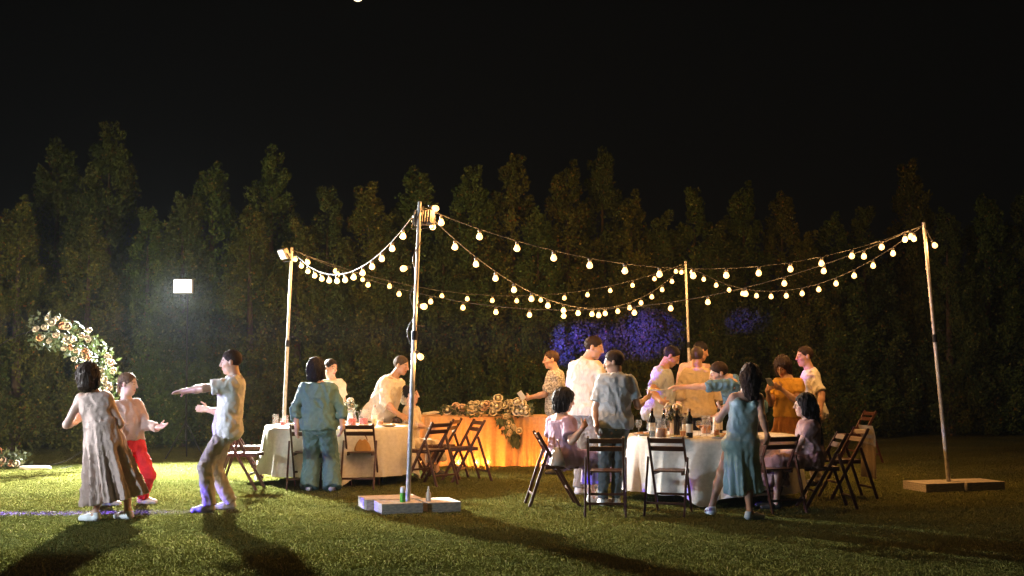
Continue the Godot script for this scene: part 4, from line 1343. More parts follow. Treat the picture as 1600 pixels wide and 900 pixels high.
# stand with the party lights that colour the scene from beyond the frame's left side
func stage_lights() -> void:
	stage_stand(V(-8.6, 0, -13.4), "black stand with white and violet party spotlights nearest the arch", [
		[V(0, 2.0, -0.3), V(-3.2, 1.05, -14.5), Color(0.93, 0.96, 1.0), WHITE, 15.0, 0.4],
		[V(0, 1.2, -0.5), V(1.5, 0.9, -16.2), Color(0.30, 0.12, 1.0), VIOLET, 16.0, 0.35],
		[V(0, 1.7, -0.20), V(-5.5, 0.0, -14.28), Color(0.34, 0.22, 1.0), VIOLET * 55.0, 3.6, 0.8],
		[V(0, 1.7, -0.42), V(-4.7, 0.0, -14.36), Color(0.34, 0.22, 1.0), VIOLET * 55.0, 3.2, 0.8],
		[V(0, 1.7, -0.64), V(-3.95, 0.0, -14.46), Color(0.34, 0.22, 1.0), VIOLET * 36.0, 2.8, 0.8],
		[V(0, 0.30, -0.45), V(-1.65, 0.07, -14.75), Color(0.28, 0.12, 1.0), VIOLET * 9.0, 2.6, 0.5],
		[V(0, 2.3, -0.6), V(1.85, 1.45, -17.35), Color(0.40, 0.16, 1.0), VIOLET * 14.0, 3.1, 0.8],
		[V(0, 2.0, -0.58), V(-7.0, 1.8, -23.0), Color(1.0, 0.89, 0.72), WASH, 36.0, 1.0]])
	stage_stand(V(-8.6, 0, -9.8), "black stand with a white spotlight and violet beams nearer the camera", [
		[V(0, 2.2, 0.0), V(0.2, 0.9, -15.4), Color(0.86, 0.94, 1.0), SIDE, 24.0, 0.5],
		[V(0, 2.0, 0.2), V(1.318, 1.971, -26.900), Color(0.22, 0.16, 1.0), VIOLET * 560.0, 1.5, 0.9],
		[V(0, 2.0, 0.35), V(2.373, 2.176, -26.950), Color(0.22, 0.16, 1.0), VIOLET * 640.0, 1.6, 0.9],
		[V(0, 2.0, 0.5), V(5.208, 2.478, -28.400), Color(0.20, 0.16, 1.0), VIOLET * 170.0, 0.8, 1.0]])

func stage_stand(at: Vector3, label: String, spots: Array) -> void:
	var t := thing("stage_light_stand", label, "light stand", at)
	var m := MB.new()
	m.tube(PackedVector3Array([V(0, 0.4, 0), V(0, 2.05, 0)]), PackedFloat32Array([0.018]), 10)
	put("stand_tube", m, "black_metal", t)
	for i in 3:
		var an := i * TAU / 3.0
		m = MB.new()
		m.tube(PackedVector3Array([V(0, 0.75, 0), V(cos(an) * 0.42, 0.012, sin(an) * 0.42)]), PackedFloat32Array([0.012]), 8)
		put("leg", m, "black_metal", t)
	m = MB.new()
	m.tube(PackedVector3Array([V(0, 2.05, -0.75), V(0, 2.05, 0.6)]), PackedFloat32Array([0.018]), 8)
	put("cross_bar", m, "black_metal", t)
	for s in spots:
		var h := Node3D.new()
		h.name = "spot_head"
		t.add_child(h, true)
		h.position = s[0]
		h.look_at_from_position(at + s[0], s[1], Vector3.UP)
		m = MB.new()
		m.tube(PackedVector3Array([V(0, 0, 0.16), V(0, 0, 0.02), V(0, 0, -0.02)]), PackedFloat32Array([0.06, 0.075, 0.075]), 14)
		put("can", m, "black_metal", h)
		m = MB.new()
		m.tube(PackedVector3Array([V(0, 0, -0.021), V(0, 0, -0.026)]), PackedFloat32Array([0.05]), 14)
		put("lens", m, "stage_glow" if s[2].r < 0.5 else "flood_glow_dim", h)
		var l := SpotLight3D.new()
		l.name = "spot_light"
		l.light_color = s[2]
		l.light_energy = s[3]
		l.spot_angle = s[4]
		l.spot_angle_attenuation = s[5]
		l.light_size = 0.04
		l.spot_range = 60
		l.shadow_enabled = true
		h.add_child(l)
		l.position = V(0, 0, -0.04)

const WHITE := 52.0
const SIDE := 52.0
const VIOLET := 20.0
const WASH := 100.0

func moon() -> void:
	var m := MB.new()
	var prof := []
	for i in 13: prof.append(Vector2(maxf(1.35 * sin(PI * i / 12.0), 0.001), -1.35 * cos(PI * i / 12.0)))
	m.lathe(prof, 24)
	single("moon", m, "moon_glow", V(-34.905, 84.606, -300.000), "pale yellow full moon high over the hedge", "moon")

# ---------------------------------------------------------------- furniture
var chair0: Node3D

func chair(at: Vector3, yaw: float, label: String) -> void:
	var o: Node3D
	if chair0 == null:
		o = thing("folding_chair", label, "chair", at, deg_to_rad(yaw), "brown wooden folding chairs")
		chair0 = o
		var X := V(1, 0, 0)
		for s in [-1, 1]:
			var m := MB.new()
			m.beam(V(s * 0.185, 0.002, 0.24), V(s * 0.185, 0.83, -0.24), 0.022, 0.036, X, 0.004)
			put("long_leg", m, "chair_wood", o)
			m = MB.new()
			m.beam(V(s * 0.21, 0.002, -0.33), V(s * 0.21, 0.61, -0.125), 0.022, 0.034, X, 0.004)
			put("rear_leg", m, "chair_wood", o)
			m = MB.new()
			m.beam(V(s * 0.155, 0.435, -0.15), V(s * 0.155, 0.435, 0.23), 0.02, 0.03, X, 0.003)
			put("seat_rail", m, "chair_wood", o)
		for i in 5:
			var m := MB.new()
			m.beam(V(-0.165, 0.459, -0.115 + i * 0.078), V(0.165, 0.459, -0.115 + i * 0.078), 0.070, 0.016, V(0, 0, 1), 0.003)
			put("seat_slat", m, "chair_wood", o)
		for i in 2:
			var m := MB.new()
			var y := 0.785 - i * 0.085
			var zc := lerpf(0.24, -0.24, y / 0.83)
			m.beam(V(-0.172, y, zc), V(0.172, y, zc), 0.058, 0.014, V(0, 0.866, -0.5), 0.003)
			put("back_slat", m, "chair_wood", o)
		var m2 := MB.new()
		m2.beam(V(-0.198, 0.14, -0.285), V(0.198, 0.14, -0.285), 0.026, 0.014, V(0, 1, 0), 0.003)
		put("stretcher", m2, "chair_wood", o)
		m2 = MB.new()
		m2.beam(V(-0.173, 0.20, 0.125), V(0.173, 0.20, 0.125), 0.026, 0.014, V(0, 1, 0), 0.003)
		put("stretcher", m2, "chair_wood", o)
		return
	o = chair0.duplicate()
	o.name = numbered("folding_chair")
	add_child(o)
	o.position = at
	o.rotation.y = deg_to_rad(yaw)
	tag(o, label, "chair", "brown wooden folding chairs")

func round_table(at: Vector3, R: float, turn: float, tl: String, cl: String) -> void:
	var t := thing("round_table", tl, "table", at, 0, "round banquet tables")
	var m := MB.new()
	m.lathe([Vector2(0.001, 0.718), Vector2(R - 0.02, 0.718), Vector2(R - 0.012, 0.726), Vector2(R - 0.012, 0.742), Vector2(R - 0.02, 0.748), Vector2(0.001, 0.748)], 48)
	put("tabletop", m, "board", t)
	for i in 4:
		var an := i * TAU / 4.0 + 0.5
		m = MB.new()
		m.tube(PackedVector3Array([V(cos(an) * 0.6, 0.72, sin(an) * 0.6), V(cos(an) * 0.72, 0.002, sin(an) * 0.72)]), PackedFloat32Array([0.016]), 8)
		put("leg", m, "black_metal", t)
	# square cloth over a round top: the four corners hang lower
	m = MB.new()
	var seg := 160
	var rows := 16
	var fn := FastNoiseLite.new()
	fn.seed = int(turn * 100)
	fn.frequency = 1.0
	var prev := -1
	for j in range(-6, rows + 1):
		var s := m.v.size()
		for i in seg:
			var an := TAU * i / seg
			var o := V(cos(an), 0, sin(an))
			var p: Vector3
			if j <= 0:
				p = o * (R * (j + 6) / 6.0 + 0.001) + V(0, 0.756 + 0.0015 * fn.get_noise_2d(o.x * 6 * (j + 6), o.z * 6 * (j + 6)), 0)
			else:
				var q := j / float(rows)
				var an2 := an + turn
				var reach := 1.0 / maxf(absf(cos(an2)), absf(sin(an2)))
				var corner := smoothstep(1.12, 1.41, reach)
				var drop := (0.62 + 0.11 * corner) * q
				var wv := sin(an * 11.0 + 2.0 * sin(an * 3.0 + turn)) * 0.55 + fn.get_noise_2d(o.x * 4.0, o.z * 4.0) * 0.9 + corner * 0.6
				var rad := R + 0.012 * minf(1.0, q * 8.0) + q * (0.05 + 0.075 * wv)
				p = o * rad + V(0, 0.756 - 0.006 * minf(1.0, q * 8.0) - drop, 0)
			m.vert(p, V(0, 1, 0) if j < 0 else (o + V(0, 1.0 if j == 0 else 0.0, 0)).normalized())
		if prev >= 0:
			for i in seg: m.quad(prev + i, prev + (i + 1) % seg, s + (i + 1) % seg, s + i)
		prev = s
	smooth(m)
	single("tablecloth", m, "table_linen", at, cl, "tablecloth", "white cloths on round tables")

func smooth(m: MB) -> void:
	var acc := PackedVector3Array()
	acc.resize(m.v.size())
	for i in range(0, m.ix.size(), 3):
		var a := m.ix[i]
		var b := m.ix[i + 1]
		var c := m.ix[i + 2]
		var g := (m.v[c] - m.v[a]).cross(m.v[b] - m.v[a])
		acc[a] += g; acc[b] += g; acc[c] += g
	for i in acc.size():
		if acc[i].length() > 1e-12: m.n[i] = acc[i].normalized()

func long_table() -> void:
	var c := V(-0.50, 0, -21.35)
	var hx := 1.04
	var hz := 0.40
	var t := thing("long_table", "long table under the peach drapery beside the candles", "table", c)
	var m := MB.new()
	m.box(Transform3D(Basis(), V(0, 0.745, 0)), V(hx * 2 - 0.04, 0.03, hz * 2 - 0.04), 0.004)
	put("tabletop", m, "board", t)
	for sx in [-1, 1]:
		for sz in [-1, 1]:
			m = MB.new()
			m.beam(V(sx * (hx - 0.12), 0.002, sz * (hz - 0.1)), V(sx * (hx - 0.12), 0.73, sz * (hz - 0.1)), 0.04, 0.04, V(1, 0, 0))
			put("leg", m, "board", t)
	# drapery: perimeter sampled all round, pleats deepen towards the floor
	m = MB.new()
	var per := []
	var N := 420
	var total := 4.0 * (hx + hz)
	for i in N:
		var d := total * i / N
		var p: Vector2
		var o: Vector2
		if d < 2 * hx: p = Vector2(-hx + d, hz); o = Vector2(0, 1)
		elif d < 2 * hx + 2 * hz: p = Vector2(hx, hz - (d - 2 * hx)); o = Vector2(1, 0)
		elif d < 4 * hx + 2 * hz: p = Vector2(hx - (d - 2 * hx - 2 * hz), -hz); o = Vector2(0, -1)
		else: p = Vector2(-hx, -hz + (d - 4 * hx - 2 * hz)); o = Vector2(-1, 0)
		per.append([p, o, d])
	var prev := -1
	var rows := 18
	for j in range(0, rows + 1):
		var q := j / float(rows)
		var s := m.v.size()
		for e in per:
			var d: float = e[2]
			var gather := exp(-pow((d - 1.36 - 0.25 * q) / 0.16, 2.0))
			var wv := sin(d * 46.0 + 2.2 * sin(d * 7.0)) * 0.022 + sin(d * 19.0 + 1.5 * sin(d * 3.1) + q * 1.5 * sin(d * 5.0)) * 0.042
			var off := 0.012 + (0.5 + 0.6 * q) * wv + 0.04 + 0.07 * q * q + gather * q * 0.08
			var p2: Vector2 = e[0] + e[1] * off
			var floor_y := 0.012 + 0.008 * sin(d * 13.0)
			m.vert(V(p2.x, lerpf(0.768, floor_y, q), p2.y), V(e[1].x, 0, e[1].y))
		if prev >= 0:
			for i in N: m.quad(prev + i, prev + (i + 1) % N, s + (i + 1) % N, s + i)
		prev = s
	smooth(m)
	var top := m.v.size()
	m.vert(V(0, 0.771, 0), Vector3.UP)
	for i in N: m.vert(m.v[i] + V(0, 0.0006, 0), Vector3.UP)
	for i in N: m.tri(top, top + 1 + i, top + 1 + (i + 1) % N)
	single("drapery", m, "peach_cloth", c, "peach pleated drapery falling to the grass from the long table", "tablecloth")

# ---------------------------------------------------------------- small things
func bottle(at: Vector3, h: float, label: String, m_key := "bottle_dark", paper := true) -> void:
	var t := thing("bottle", label, "bottle", at, at.x * 7.0, "bottles on the tables")
	var k := h / 0.31
	var m := MB.new()
	m.lathe([Vector2(0.001, 0.0), Vector2(0.034, 0.0), Vector2(0.0375, 0.006), Vector2(0.0375, 0.19 * k), Vector2(0.033, 0.212 * k), Vector2(0.018, 0.235 * k), Vector2(0.0135, 0.25 * k), Vector2(0.0135, 0.298 * k)], 18)
	put("glass_body", m, m_key, t)
	m = MB.new()
	m.lathe([Vector2(0.0155, 0.285 * k), Vector2(0.0158, 0.31 * k), Vector2(0.001, 0.311 * k)], 14)
	put("cap", m, "food_c", t)
	if paper:
		m = MB.new()
		m.lathe([Vector2(0.0381, 0.06 * k), Vector2(0.0383, 0.062 * k), Vector2(0.0383, 0.15 * k), Vector2(0.0381, 0.152 * k)], 18)
		put("paper_label", m, "paper", t)

func glass_of(at: Vector3, h: float, r: float, drink: String, label: String, stem := false) -> void:
	var t := thing("wine_glass" if stem else "drinking_glass", label, "glass", at, 0, "glasses on the tables")
	var m := MB.new()
	if stem:
		m.lathe([Vector2(0.001, 0.004), Vector2(0.034, 0.002), Vector2(0.034, 0.004), Vector2(0.005, 0.009), Vector2(0.004, h * 0.5), Vector2(r * 0.7, h * 0.58), Vector2(r, h * 0.74), Vector2(r * 0.82, h)], 18)
		put("bowl", m, "glass", t)
		if drink != "":
			m = MB.new()
			m.lathe([Vector2(0.001, h * 0.53), Vector2(r * 0.66, h * 0.585), Vector2(r * 0.9, h * 0.70), Vector2(0.001, h * 0.70)], 16)
			put("drink", m, drink, t)
	else:
		m.lathe([Vector2(0.001, 0.001), Vector2(r * 0.85, 0.001), Vector2(r * 0.9, 0.01), Vector2(r, h)], 18)
		put("tumbler", m, "glass", t)
		if drink != "":
			m = MB.new()
			m.lathe([Vector2(0.001, 0.008), Vector2(r * 0.82, 0.008), Vector2(r * 0.90, h * 0.55), Vector2(0.001, h * 0.55)], 16)
			put("drink", m, drink, t)

func jug(at: Vector3, drink: String, label: String) -> void:
	var t := thing("glass_jug", label, "jug", at, 0.4, "glass jugs of drink")
	var m := MB.new()
	m.lathe([Vector2(0.001, 0.001), Vector2(0.055, 0.001), Vector2(0.06, 0.012), Vector2(0.062, 0.10), Vector2(0.045, 0.16), Vector2(0.042, 0.19), Vector2(0.052, 0.215)], 20)
	put("jug_body", m, "glass", t)
	m = MB.new()
	m.lathe([Vector2(0.001, 0.006), Vector2(0.055, 0.008), Vector2(0.057, 0.105), Vector2(0.001, 0.106)], 18)
	put("drink", m, drink, t)
	m = MB.new()
	m.tube(PackedVector3Array([V(0.045, 0.195, 0), V(0.09, 0.185, 0), V(0.10, 0.12, 0), V(0.062, 0.06, 0)]), PackedFloat32Array([0.006]), 8)
	put("handle", m, "glass", t)

func plate(at: Vector3, r: float, food: Array, label: String, sd: int) -> void:
	var t := thing("plate", label, "plate", at, 0, "plates of food")
	var m := MB.new()
	m.lathe([Vector2(0.001, 0.004), Vector2(r * 0.6, 0.002), Vector2(r * 0.65, 0.004), Vector2(r, 0.018), Vector2(r, 0.022), Vector2(r * 0.66, 0.010), Vector2(0.001, 0.009)], 28)
	put("dish", m, "china", t)
	var rng := RandomNumberGenerator.new()
	rng.seed = sd
	for i in 7:
		m = MB.new()
		var an := rng.randf() * TAU
		var q := sqrt(rng.randf()) * r * 0.52
		var s := rng.randf_range(0.016, 0.03)
		m.lathe([Vector2(0.001, 0), Vector2(s, 0.001), Vector2(s * 1.05, s * 0.4), Vector2(s * 0.6, s * 0.9), Vector2(0.001, s)], 9)
		var o := put("food", m, food[i % food.size()], t)
		o.position = V(cos(an) * q, 0.011, sin(an) * q)
		o.rotation = V(rng.randf_range(-0.3, 0.3), an, rng.randf_range(-0.3, 0.3))
		o.scale = V(1, 1, rng.randf_range(0.5, 1.5))

func rose_mesh(key: String, sd: int) -> ArrayMesh:
	var rng := RandomNumberGenerator.new()
	rng.seed = sd
	var m := MB.new()
	# closed bud, then rings of petals hugging it whose rims curl outward
	m.lathe([Vector2(0.001, 0.0), Vector2(0.02, 0.006), Vector2(0.025, 0.024), Vector2(0.018, 0.042), Vector2(0.006, 0.05), Vector2(0.001, 0.047)], 10)
	for ring in 3:
		var np := 4 + ring
		for i in np:
			var a0 := TAU * i / np + ring * 0.7 + rng.randf_range(-0.12, 0.12)
			var half := PI / np * 1.3
			var s := m.v.size()
			for y in 4:
				for x in 4:
					var a := a0 + lerpf(-half, half, x / 3.0)
					var q := y / 3.0
					var rr: float = (0.026 + ring * 0.009) * sin(0.5 + q * 1.3) + [0.0, 0.0, 0.003, 0.009][y] * (0.6 + ring * 0.7) - 0.0015 * absf(x - 1.5)
					var yy := lerpf(-0.004, 0.046 - ring * 0.011, q) - (0.005 + ring * 0.002) * absf(x - 1.5) * q - (0.004 if y == 3 else 0.0)
					m.vert(V(cos(a) * rr, yy, sin(a) * rr), V(cos(a), 0.2 + 0.8 * q, sin(a)).normalized())
			for y in 3:
				for x in 3:
					var k := s + y * 4 + x
					m.quad(k, k + 1, k + 5, k + 4)
	return m.mesh(mt(key))

var roses := []

func flowers(called: String, label: String, at: Vector3, spots: Array, leaves: Array, rng: RandomNumberGenerator) -> Node3D:
	# spots: [position, facing, size, kind]; leaves: [position, facing, length]
	var t := thing(called, label, "flowers", at)
	if roses.is_empty():
		for i in 3: roses.append(rose_mesh(["rose_white", "rose_peach", "rose_pink"][i], 60 + i))
	var m := MB.new()
	for l in leaves:
		var g: Vector3 = l[1].normalized()
		var s := g.cross(V(rng.randf_range(-1, 1), rng.randf_range(-1, 1), rng.randf_range(-1, 1))).normalized()
		var nn := s.cross(g)
		m.col = Color(0.05, 0.085, 0.045).lerp(Color(0.13, 0.15, 0.08), rng.randf())
		var p: Vector3 = l[0]
		var ll: float = l[2]
		var wv: float = ll * 0.24
		var a := m.vert(p, nn)
		var b := m.vert(p + g * ll * 0.4 + s * wv, (nn + s * 0.4).normalized())
		var c := m.vert(p + g * ll - nn * ll * 0.12, nn)
		var d := m.vert(p + g * ll * 0.4 - s * wv, (nn - s * 0.4).normalized())
		var e := m.vert(p + g * ll * 0.45 - nn * 0.006, nn)
		m.tri(a, b, e); m.tri(b, c, e); m.tri(c, d, e); m.tri(d, a, e)
	var lo := put("leaves", m, "leaf", t)
	lo.set_meta("kind", "stuff")
	for s in spots:
		var y: Vector3 = s[1].normalized()
		var x := y.cross(V(0.3, 0.1, 0.9)).normalized()
		var b := Basis(x, y, x.cross(y)).rotated(y, rng.randf() * TAU)
		put_mesh("rose", roses[s[3]], t, Transform3D(b.scaled(Vector3.ONE * s[2]), s[0]))
	return t

func flower_arch() -> void:
	var c := V(-7.2, 1.06, -20.6)
	var t := thing("round_arch", "thin dark round arch frame carrying the flowers at left", "arch", V(c.x, 0, c.z))
	var pts := PackedVector3Array()
	for i in 65:
		var an := TAU * i / 64.0
		pts.append(V(cos(an) * 1.03, 1.06 + sin(an) * 1.03, 0))
	var m := MB.new()
	m.tube(pts, PackedFloat32Array([0.008]), 6, false)
	put("ring", m, "black_metal", t)
	for s in [-1, 1]:
		m = MB.new()
		m.beam(V(s * 0.4, 0.008, -0.25), V(s * 0.4, 0.008, 0.25), 0.05, 0.012, V(1, 0, 0), 0.002)
		put("foot", m, "black_metal", t)
	var rng := RandomNumberGenerator.new()
	rng.seed = 5
	var spots := []
	var leaves := []
	for i in 46:
		var an := deg_to_rad(lerpf(92.0, 2.0, i / 45.0))
		var o := V(cos(an), sin(an), 0)
		var wd := 0.25 * sin(PI * clampf(i / 45.0 * 0.85 + 0.12, 0, 1)) + 0.05
		var p := o * (1.03 + rng.randf_range(-wd, wd)) + V(0, 0, rng.randf_range(0.07, 0.18))
		spots.append([p, V(rng.randf_range(-0.6, 0.6), rng.randf_range(-0.2, 0.8), 1.0), rng.randf_range(0.75, 1.1), [0, 0, 1, 0, 2, 0, 0][rng.randi() % 7]])
	for i in 800:
		var an := deg_to_rad(rng.randf_range(-8.0, 100.0))
		var o := V(cos(an), sin(an), 0)
		var p := o * (1.03 + rng.randf_range(-0.26, 0.24)) + V(0, 0, rng.randf_range(-0.1, 0.12))
		leaves.append([p, V(rng.randf_range(-1, 1), rng.randf_range(-1, 1), rng.randf_range(-0.4, 1)), rng.randf_range(0.05, 0.12)])
	flowers("flower_garland", "garland of white and peach roses curving over the round arch", c, spots, leaves, rng)
	spots = []
	leaves = []
	for i in 12: spots.append([V(rng.randf_range(-0.45, 0.25), rng.randf_range(0.05, 0.26), rng.randf_range(-0.1, 0.16)), V(rng.randf_range(-0.5, 0.5), 0.6, 1), rng.randf_range(0.8, 1.2), [0, 0, 1, 2][rng.randi() % 4]])
	for i in 260: leaves.append([V(rng.randf_range(-0.5, 0.35), rng.randf_range(0.02, 0.24), rng.randf_range(-0.15, 0.15)), V(rng.randf_range(-1, 1), rng.randf_range(-0.1, 1), rng.randf_range(-0.5, 1)), rng.randf_range(0.06, 0.14)])
	flowers("ground_flowers", "clump of pale roses on the grass at the foot of the arch", V(-7.72, 0, -20.5), spots, leaves, rng)
	m = MB.new()
	m.lathe([Vector2(0.24, 0.0), Vector2(0.25, 0.03), Vector2(0.22, 0.05), Vector2(0.001, 0.055)], 14)
	var st := single("flat_stone", m, "board", V(-7.18, 0, -20.35), "pale flat stone on the grass beside the ground roses", "stone")
	st.scale = V(1, 1, 0.6)

func table_flowers() -> void:
	var rng := RandomNumberGenerator.new()
	rng.seed = 9
	var spots := []
	var leaves := []
	for i in 46:
		var x := rng.randf_range(-0.42, 0.45)
		var y := rng.randf_range(0.03, 0.26) * (1.0 - absf(x) * 0.7)
		spots.append([V(x, y + 0.02, rng.randf_range(0.08, 0.2)), V(x * 0.8, 0.7, 1.0), rng.randf_range(0.8, 1.35), [0, 0, 0, 2][rng.randi() % 4]])
	for i in 15:
		var q := rng.randf()
		spots.append([V(0.12 + q * 0.14 + rng.randf_range(-0.13, 0.13), -q * 0.28, 0.16 + rng.randf_range(0, 0.06)), V(rng.randf_range(-0.3, 0.4), 0.1, 1.0), rng.randf_range(0.5, 1.0), [0, 0, 2][rng.randi() % 3]])
	for i in 420:
		var x := rng.randf_range(-0.5, 0.52)
		leaves.append([V(x, rng.randf_range(0.0, 0.24) * (1.0 - absf(x) * 0.8), rng.randf_range(-0.08, 0.16)), V(x + rng.randf_range(-1, 1), rng.randf_range(-0.5, 1.2), rng.randf_range(-0.4, 1)), rng.randf_range(0.05, 0.12)])
	for i in 380:
		var q := rng.randf()
		leaves.append([V(0.10 + q * 0.20 + rng.randf_range(-0.17, 0.13) * (1.0 - q * 0.6), -q * 0.42, 0.13 + rng.randf_range(0, 0.06)), V(rng.randf_range(-0.6, 0.8), -1.0, 0.5), rng.randf_range(0.05, 0.12)])
	flowers("flower_arrangement", "large arrangement of cream roses spilling over the peach drapery", V(-0.22, 0.775, -21.02), spots, leaves, rng)
	spots = []
	leaves = []
	for i in 9: spots.append([V(rng.randf_range(-0.15, 0.15), rng.randf_range(0.03, 0.14), rng.randf_range(-0.05, 0.08)), V(rng.randf_range(-0.4, 0.4), 0.6, 1), rng.randf_range(0.8, 1.4), [0, 2][rng.randi() % 2]])
	for i in 160: leaves.append([V(rng.randf_range(-0.2, 0.22), rng.randf_range(0.0, 0.14), rng.randf_range(-0.06, 0.1)), V(rng.randf_range(-1, 1), rng.randf_range(0, 1), rng.randf_range(-0.4, 1)), rng.randf_range(0.05, 0.11)])
	flowers("flower_arrangement", "small bunch of cream roses at the near end of the draped table", V(-0.90, 0.775, -21.08), spots, leaves, rng)
	for a in [[V(1.88, 0.757, -15.75), "white blossoms in a vase among the dark wine bottles"], [V(-2.20, 0.757, -18.35), "white blossoms in a vase on the table by the teal tunic"]]:
		spots = []
		leaves = []
		for i in 9: spots.append([V(rng.randf_range(-0.07, 0.07), rng.randf_range(0.2, 0.34), rng.randf_range(-0.06, 0.07)), V(rng.randf_range(-0.7, 0.7), 0.7, 1), rng.randf_range(0.6, 0.95), 0])
		for i in 70: leaves.append([V(rng.randf_range(-0.06, 0.06), rng.randf_range(0.14, 0.3), rng.randf_range(-0.05, 0.06)), V(rng.randf_range(-1, 1), rng.randf_range(0, 1), rng.randf_range(-0.4, 1)), rng.randf_range(0.04, 0.09)])
		var t := flowers("flower_vase", a[1], a[0], spots, leaves, rng)
		var m := MB.new()
		m.lathe([Vector2(0.001, 0.001), Vector2(0.04, 0.001), Vector2(0.045, 0.06), Vector2(0.03, 0.15), Vector2(0.036, 0.17)], 16)
		put("vase", m, "china", t)

func candle(at: Vector3, label: String) -> void:
	var t := thing("candle", label, "candle", at, 0, "candles on the grass before the drapery")
	var m := MB.new()
	m.lathe([Vector2(0.001, 0.002), Vector2(0.04, 0.002), Vector2(0.045, 0.01), Vector2(0.047, 0.13)], 18)
	put("glass_cup", m, "glass", t)
	m = MB.new()
	m.lathe([Vector2(0.001, 0.006), Vector2(0.036, 0.008), Vector2(0.036, 0.06), Vector2(0.001, 0.058)], 16)
	put("wax", m, "wax", t)
	m = MB.new()
	m.lathe([Vector2(0.001, 0.062), Vector2(0.011, 0.075), Vector2(0.012, 0.085), Vector2(0.005, 0.108), Vector2(0.001, 0.12)], 10)
	put("flame", m, "flame_glow", t)
	var l := OmniLight3D.new()
	l.name = "candle_light"
	l.light_color = Color(1.0, 0.55, 0.18)
	l.light_energy = CANDLE
	l.light_size = 0.012
	l.omni_range = 30
	l.omni_attenuation = 2.0
	l.shadow_enabled = true
	t.add_child(l)
	l.position = V(0, 0.09, 0)

const CANDLE := 0.45

func handbag(at: Vector3, turn: float, key: String, label: String, w: float, h: float) -> void:
	var t := thing("handbag", label, "handbag", at, turn)
	var m := MB.new()
	var prev := -1
	for j in 8:
		var q := j / 7.0
		var s := m.v.size()
		for i in 20:
			var an := TAU * i / 20
			var sx := signf(cos(an)) * pow(absf(cos(an)), 0.55)
			var sz := signf(sin(an)) * pow(absf(sin(an)), 0.7)
			var k: float = [0.98, 1.04, 1.0, 0.92, 0.84, 0.72, 0.56, 0.36][j]
			m.vert(V(sx * w * 0.5 * k, h * q + 0.012 * sin(an * 3.0) * q, sz * 0.07 * (1.25 - 0.75 * q)), V(sx, 0.1, sz).normalized())
		if prev >= 0:
			for i in 20: m.quad(prev + i, prev + (i + 1) % 20, s + (i + 1) % 20, s + i)
		prev = s
	smooth(m)
	var cb := m.vert(V(0, 0, 0), Vector3.DOWN)
	for i in 20: m.tri(cb, i, (i + 1) % 20)
	var ct := m.vert(V(0, h, 0), Vector3.UP)
	for i in 20: m.tri(ct, prev + i, prev + (i + 1) % 20)
	put("bag_body", m, key, t)
	m = MB.new()
	var pts := PackedVector3Array()
	for i in 12:
		var an := PI * i / 11.0
		pts.append(V(cos(an) * w * 0.28, h * 0.92 + sin(an) * h * 0.55, 0.01))
	m.tube(pts, PackedFloat32Array([0.007]), 6)
	put("handle", m, "food_c", t)

